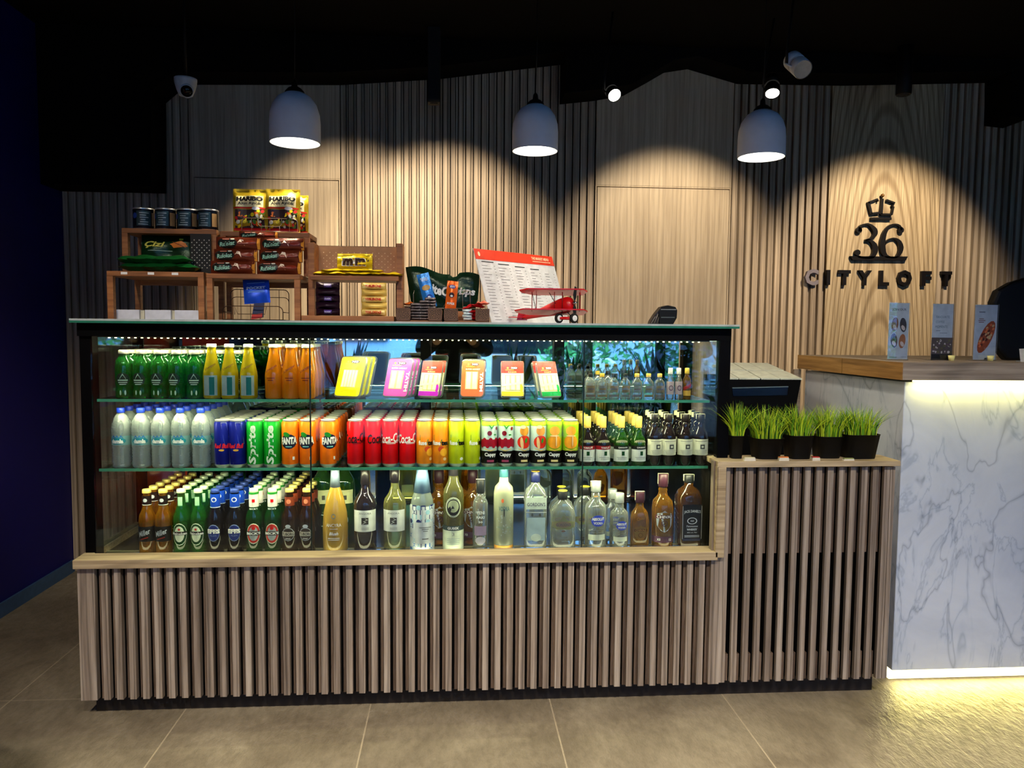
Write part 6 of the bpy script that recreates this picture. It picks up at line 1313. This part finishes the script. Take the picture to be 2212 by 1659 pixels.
fu.lathe([(.004, 0), (.010, L*.1), (.018, L*.4), (.028, L*.66), (.032, L*.8), (.031, L*.92), (.022, L*.985), (.010, L)], PR, 20, M, sx=.8); fu.build('fuselage', pl)
m = MB(); m.lathe([(.007, L*.999), (.007, L*1.04), (.003, L*1.07)], CHR, 12, M); m.build('nose_hub', pl)
hub = ax0+d.normalized()*(L*1.045); m = MB()
for s in (-1, 1): m.add([hub+Vector((-.004, 0, 0)), hub+Vector((-.009, -.001, s*.028)), hub+Vector((-.003, 0, s*.062)), hub+Vector((.005, 0, s*.056)), hub+Vector((.004, .001, s*.02))], [(0, 1, 2, 3, 4)], BLACK()); m.add([hub+Vector((-.004, .002, 0)), hub+Vector((-.009, .001, s*.028)), hub+Vector((-.003, .002, s*.062)), hub+Vector((.005, .002, s*.056)), hub+Vector((.004, .003, s*.02))], [(0, 1, 2, 3, 4)], BLACK())
m.build('propeller', pl)
m = MB(); m.prism([(-.022, 0), (.02, 0), (.012, .034), (-.014, .038)], .155, .158, PR, Matrix.Translation((-.105, 0, .012))); m.build('tail_fin', pl); MB().add([(-.16, .15, .022), (-.05, .17, .022), (-.06, .14, .022), (-.15, .12, .022), (-.16, .15, .025), (-.05, .17, .025), (-.06, .14, .025), (-.15, .12, .025)], [(0, 1, 2, 3), (7, 6, 5, 4), (0, 4, 5, 1), (1, 5, 6, 2), (2, 6, 7, 3), (3, 7, 4, 0)], PR).build('tail_plane', pl)
for x, y in ((-.085, -.03), (-.062, .03), (.095, -.03), (.108, .03), (.0, -.03), (.03, -.03)):
    MB().tube([(x, y, .044), (x, y, .117)], .0016, PD, 6).build('wing_strut', pl)
MB().tube([(-.085, -.03, .114), (-.062, .03, .046)], .0011, BLACK(), 5).build('bracing_wire', pl); MB().tube([(-.02, -.03, .114), (.02, .02, .06)], .0012, BLACK(), 5).build('bracing_wire', pl)
for x, y in ((.018, -.030), (.072, -.052)):
    M = Matrix.Translation((x, y, .0185)) @ Matrix.Rotation(.5, 4, 'Z') @ Matrix.Rotation(PI/2, 4, 'X')
    wl_ = MB().lathe([(.016, -.005), (.0185, -.003), (.0185, .003), (.016, .005)], P('rubber_black', 14, 14, 14, .6), 22, M).build('wheel', pl); MB().lathe([(.004, .0064), (.0105, .0062), (.0115, .0045)], P('hub_white', 224, 224, 220, .35), 18, M).build('hub', wl_)
MB().tube([(.018, -.030, .0185), (.045, -.040, .0185), (.072, -.052, .0185)], .006, PR, 8).build('axle', pl)
for a in ((.018, -.028, .020), (.068, -.046, .020)): MB().tube([a, (.040, -.01, .055)], .0016, BLACK(), 5).build('undercarriage_leg', pl)
xa = atx(1405, 690, .15); xb = atx(1463, 690, .15)
ct = thing('card_terminal', 'black card payment terminal standing on the glass top', 'card terminal', ((xa+xb)/2, .15, T0)); w = (xb-xa)/2
MB().prism([(-w*.35, 0), (w*.72, 0), (w*.98, .025), (w, .055), (w*.86, .068), (w*.3, .074), (-w*.2, .068), (-w*.42, .05)], 0, .05, P('terminal_black', 3, 3, 4, .45, spec=.15)).build('body', ct, bevel=.003)
MB().prism([(-w, 0), (-w*.36, 0), (-w*.20, .068), (-w*.62, .040), (-w*.95, .012)], .004, .046, P('terminal_side', 30, 22, 18, .4)).build('keypad_side', ct, bevel=.001)
for k in range(3): MB().tube([(-w*(.92-.22*k), .002, .004), (-w*(.62-.18*k), .002, .030+.01*k)], .0012, P('terminal_trim', 150, 140, 126, .3, .5), 5).build('trim_line', ct)
MB().box(-w*.24, w*.9, -.0012, .0, .056, .059, P('terminal_grey', 130, 134, 134, .3)).build('paper_slot', ct); MB().box(-w*.2, w*.8, -.0012, .0, .025, .029, P('terminal_grey_dark', 70, 76, 74, .3)).build('status_bar', ct)
# ------------------------------------------------------------------ grass pots on the slatted box
PB = P('pot_black', 3, 3, 3, .6); GA = [P('grass_lime', 176, 200, 40, .5), P('grass_green', 96, 150, 26, .5), P('grass_dark', 40, 80, 22, .5)]
for i, (a, b, h_, tall) in enumerate(((1560, 1612, 940, 868), (1629, 1696, 944, 874), (1703, 1760, 938, 872), (1766, 1824, 940, 870), (1824, 1903, 936, 872))):
    yy = (.06, .065, .06, .075, .065)[i]; xa, xb = atx(a, 985, yy-.04), atx(b, 985, yy-.04)
    if i == 0: xa = CR+.034
    w = (xb-xa)/2; t = thing('potted_grass', 'black pot of bright artificial grass on the slatted box, '+['first, right beside the glass case', 'second from the glass case', 'middle one of five', 'fourth from the glass case', 'last, beside the marble desk'][i], 'potted grass', ((xa+xb)/2, yy, .9323), 0, 'grass pots on the slatted box')
    hp = atz(a, h_, yy)-.932
    ww = w*.97; yd = min(ww, .052)
    MB().lathe([(ww*.78, 0), (ww*.80, .002), (ww*1.0, hp), (ww*1.02, hp), (ww*.96, hp-.004), (ww*.94, hp-.01), (0, hp-.012)], PB, 24, sq=lambda z: 5, sx=1, sy=yd/ww, cap=False).build('pot', t)
    m = MB(); rg = random.Random(30+i); H = atz(a, tall, yy)-.932-hp
    for k in range(260):
        bx, by = rg.uniform(-.8, .8)*ww, rg.uniform(-.8, .8)*yd; L = (H+.012)*rg.uniform(.55, 1.08); a_ = math.atan2(by, bx)+rg.uniform(-1.2, 1.2); ln_ = rg.uniform(.1, .9)*(.5+abs(bx)/ww)
        wd = rg.uniform(.0014, .0026); p0 = Vector((bx, by, hp-.012)); pr_ = []
        dx, dy = math.cos(a_), math.sin(a_)*.6; side_ = Vector((math.cos(a_+1.57+rg.uniform(-1, 1)), math.sin(a_+1.57)*.4, 0)).normalized()
        for s_ in range(5):
            q = s_/4; c_ = p0+Vector((dx*ln_*L*q*q, dy*ln_*L*q*q, L*q*(1-.18*ln_*q))); ww_ = wd*(1-q)**.6 if s_ else wd*.8
            pr_ += [c_-side_*ww_, c_+side_*ww_]
        m.add(pr_, [(2*s_, 2*s_+1, 2*s_+3, 2*s_+2) for s_ in range(4)], GA[0 if rg.random() < .45 else (1 if rg.random() < .7 else 2)])
    m.build('grass_blades', t, fix=False)
for k, (a, b, col, lab, hh_) in enumerate(((1607, 1632, ('card_ivory', 230, 224, 190), 'small ivory card between the first and second pot', .010), (1682, 1704, ('card_orange', 226, 130, 60), 'small orange topped pack between the second and third pot', .012), (1754, 1771, ('card_red', 190, 50, 44), 'small red pack between the third and fourth pot', .012), (1822, 1845, ('card_green', 150, 160, 100), 'small green card between the last two pots', .006))):
    xa, xb = atx(a, 988, -.01), atx(b, 988, -.01); t = thing('small_pack', lab, 'small pack', ((xa+xb)/2, -.014, .9323), 0, 'small packs in front of the grass pots'); w = (xb-xa)/2
    MB().prism([(-w, 0), (w, 0), (w*.9, hh_), (-w*.9, hh_)], 0, .014, P('pack_pale', 232, 224, 200, .5)).build('pack_front', t); MB().box(-w*.9, w*.9, 0, .014, hh_, hh_+.003, P(*col, .5)).build('pack_top', t)
# ------------------------------------------------------------------ black machine behind the box
yy = .62; xa, xb = atx(1572, 822, yy), atx(1733, 815, yy); zt = atz(1650, 818, yy); w = (xb-xa)/2
mc = thing('counter_machine', 'black machine with pale grey lidded top behind the grass pots', 'machine', ((xa+xb)/2, yy, .82))
MB().prism([(-w*.98, 0), (w*.72, 0), (w*.80, .18), (w*.985, zt-.82), (-w*.98, zt-.82)], .0, .36, P('machine_black', 3, 3, 4, .6, spec=.08)).build('body', mc, bevel=.004)
H0 = zt-.82; GT = P('lid_grey_green', 196, 202, 186, .45)
for k, (u0, u1) in enumerate(((-1, -.715), (-.695, -.135), (-.105, .395), (.41, 1.0))):
    for j, (v0, v1) in enumerate(((0, .165), (.18, .36))):
        def pp(u, v): q = v/.36; return ((u*w)*(1-.10*q*(1 if u > 0 else .0))+.0, v, H0+.002+q*.056)
        vs = [pp(u0, v0), pp(u1, v0), pp(u1, v1), pp(u0, v1)]; vs += [(x, y, z-.008) for x, y, z in vs]
        MB().add(vs, [(0, 1, 2, 3), (7, 6, 5, 4), (0, 4, 5, 1), (1, 5, 6, 2), (2, 6, 7, 3), (3, 7, 4, 0)], GT).build('lid_panel', mc)
MB().prism([(-w*.88, H0-.045), (w*.62, H0-.038), (w*.60, H0-.075), (-w*.85, H0-.080)], -.004, .0, P('screen_navy', 4, 12, 34, .25)).build('screen', mc); MB().prism([(-w*.88, H0-.045), (w*.62, H0-.038), (w*.62, H0-.034), (-w*.88, H0-.041)], -.006, .0, P('screen_rim_grey', 120, 130, 130, .3, .5)).build('screen_rim', mc)
cb = MB(); cb.box(RX+.04, BX+.02, .56, 1.05, 0, .8195, P('back_counter_dark', 18, 16, 16, .5)); tag(cb.build('back_fill_cabinet'), 'dark low cabinet added for the dark space behind the slatted box carrying the black machine', 'cabinet')  # added dark body that keeps the space behind the box black
# wooden post between the machine and the desk
xa = atx(1716, 850, .95); tag(MB().box(xa, xa+.035, .96, .99, 0, 1.23, DT).build('wooden_post'), 'narrow wooden upright left of the marble desk side', 'post')

# ------------------------------------------------------------------ visitor taking the photograph, seen dark in the mirror
def skin_chain(name, verts, edges, radii, mat, parent, loc=(0, 0, 0), sub=2, root=0):
    me = bpy.data.meshes.new(name); me.from_pydata(verts, edges, []); o = bpy.data.objects.new(name, me); COL.objects.link(o); o.parent = parent; o.location = loc
    s = o.modifiers.new('skin', 'SKIN'); s.use_smooth_shade = True
    for i, r in enumerate(radii):
        v = me.skin_vertices[0].data[i]; v.radius = (r, r) if not isinstance(r, tuple) else r; v.use_root = (i == root)
    m_ = o.modifiers.new('sub', 'SUBSURF'); m_.levels = m_.render_levels = sub
    dg = bpy.context.evaluated_depsgraph_get(); me2 = bpy.data.meshes.new_from_object(o.evaluated_get(dg)); o.modifiers.clear(); o.data = me2; me2.materials.clear(); me2.materials.append(mat)
    return o
SKN = P('skin_tone', 196, 148, 118, .5); HOOD = P('hoodie_black', 10, 10, 12, .85); TRO = P('trousers_black', 14, 14, 18, .8)
pe = thing('person', 'visitor in a loose black hooded top holding up a phone, mirrored in the case', 'person', (0.0, -3.32, 0))
# body: legs, torso, arms, neck, head in one surface
V = [(0, 0, .98), (0, 0, 1.14), (0, .01, 1.34), (0, .01, 1.50), (0, .02, 1.58), (0, .03, 1.66), (0, .035, 1.76),
     (.10, 0, .92), (.11, .01, .50), (.11, -.01, .08), (.11, .12, .04), (-.10, 0, .92), (-.11, .01, .50), (-.11, -.01, .08), (-.11, .12, .04),
     (.19, 0, 1.46), (.29, .04, 1.20), (.105, .40, 1.36), (-.19, 0, 1.46), (-.29, .04, 1.20), (-.105, .40, 1.36)]
E_ = [(0, 1), (1, 2), (2, 3), (3, 4), (4, 5), (5, 6), (0, 7), (7, 8), (8, 9), (9, 10), (0, 11), (11, 12), (12, 13), (13, 14), (3, 15), (15, 16), (16, 17), (3, 18), (18, 19), (19, 20)]
rd = [.15, .14, .155, .10, .055, .085, .075, .09, .065, .045, .035, .09, .065, .045, .035, .065, .05, .032, .065, .05, .032]
skin_chain('body', V, E_, rd, SKN, pe)
top_v = [(0, 0, .90), (0, 0, 1.10), (0, .005, 1.32), (0, .01, 1.47), (.20, 0, 1.46), (.31, .03, 1.20), (.15, .30, 1.31), (-.20, 0, 1.46), (-.31, .03, 1.20), (-.15, .30, 1.31)]
skin_chain('hooded_top', top_v, [(0, 1), (1, 2), (2, 3), (3, 4), (4, 5), (5, 6), (3, 7), (7, 8), (8, 9)], [.20, .19, .20, .13, .09, .08, .055, .09, .08, .055], HOOD, pe)
skin_chain('trousers', [(0, 0, 1.0), (.105, 0, .90), (.115, .01, .50), (.115, -.01, .10), (-.105, 0, .90), (-.115, .01, .50), (-.115, -.01, .10)], [(0, 1), (1, 2), (2, 3), (0, 4), (4, 5), (5, 6)], [.16, .11, .085, .065, .11, .085, .065], TRO, pe)
hd = MB(); hd.sphere((0, .045, 1.715), .098, SKN, 22, 16, (.80, .95, 1.15)); hd.sphere((0, .14, 1.70), .016, SKN, 10, 8, (.8, 1.1, 1.4))
for s in (-1, 1): hd.sphere((s*.032, .125, 1.725), .011, P('eye_white', 230, 230, 226, .3), 10, 8, (1.2, .6, .8)); hd.sphere((s*.032, .131, 1.725), .006, P('eye_dark', 30, 20, 16, .2), 8, 6); hd.sphere((s*.080, .04, 1.70), .022, SKN, 10, 8, (.4, .8, 1.3))
hd.sphere((0, .128, 1.665), .018, P('lips', 160, 84, 76, .5), 10, 8, (1.3, .4, .35)); hd.build('face', pe)
hr = MB(); hr.sphere((0, .028, 1.745), .104, P('hair_dark', 16, 12, 10, .6), 22, 14, (.86, .98, 1.06)); hr.build('hair', pe)
for s in (-1, 1):
    hb = [(s*.105, .40, 1.36), (s*.092, .44, 1.385), (s*.088, .468, 1.395)]; hv = list(hb); he = [(0, 1), (1, 2)]; hr_ = [.030, .030, .024]
    for k in range(4):
        base = (s*(.092-.002*k), .462, 1.372+.014*k); i0 = len(hv); hv += [base, (s*(.090-.002*k), .492, 1.372+.014*k), (s*(.072-.004*k), .508, 1.374+.014*k), (s*(.058-.003*k), .503, 1.375+.013*k)]; he += [(1, i0), (i0, i0+1), (i0+1, i0+2), (i0+2, i0+3)]; hr_ += [.010, .009, .0085, .0075]
    i0 = len(hv); hv += [(s*.086, .435, 1.41), (s*.078, .455, 1.425), (s*.070, .47, 1.425)]; he += [(1, i0), (i0, i0+1), (i0+1, i0+2)]; hr_ += [.012, .010, .009]
    skin_chain('hand', hv, he, hr_, SKN, pe, sub=1)
    MB().prism([(s*.11-.045, -.05), (s*.11+.045, -.05), (s*.11+.05, .12), (s*.11, .20), (s*.11-.05, .12)], 0, .085, P('shoe_dark', 24, 24, 28, .5), axis='z').build('shoe', pe, bevel=.015)
ph = thing('smartphone', 'dark smartphone held level in both hands of the visitor', 'phone', (0, -2.812, 1.415)); MB().box(-.078, .078, -.008, -.0005, -.052, .022, P('phone_dark', 16, 16, 18, .2)).build('phone_body', ph, bevel=.002); MB().box(-.073, .073, -.0092, -.0082, -.048, .018, P('phone_screen', 14, 18, 24, .05)).build('phone_screen', ph)
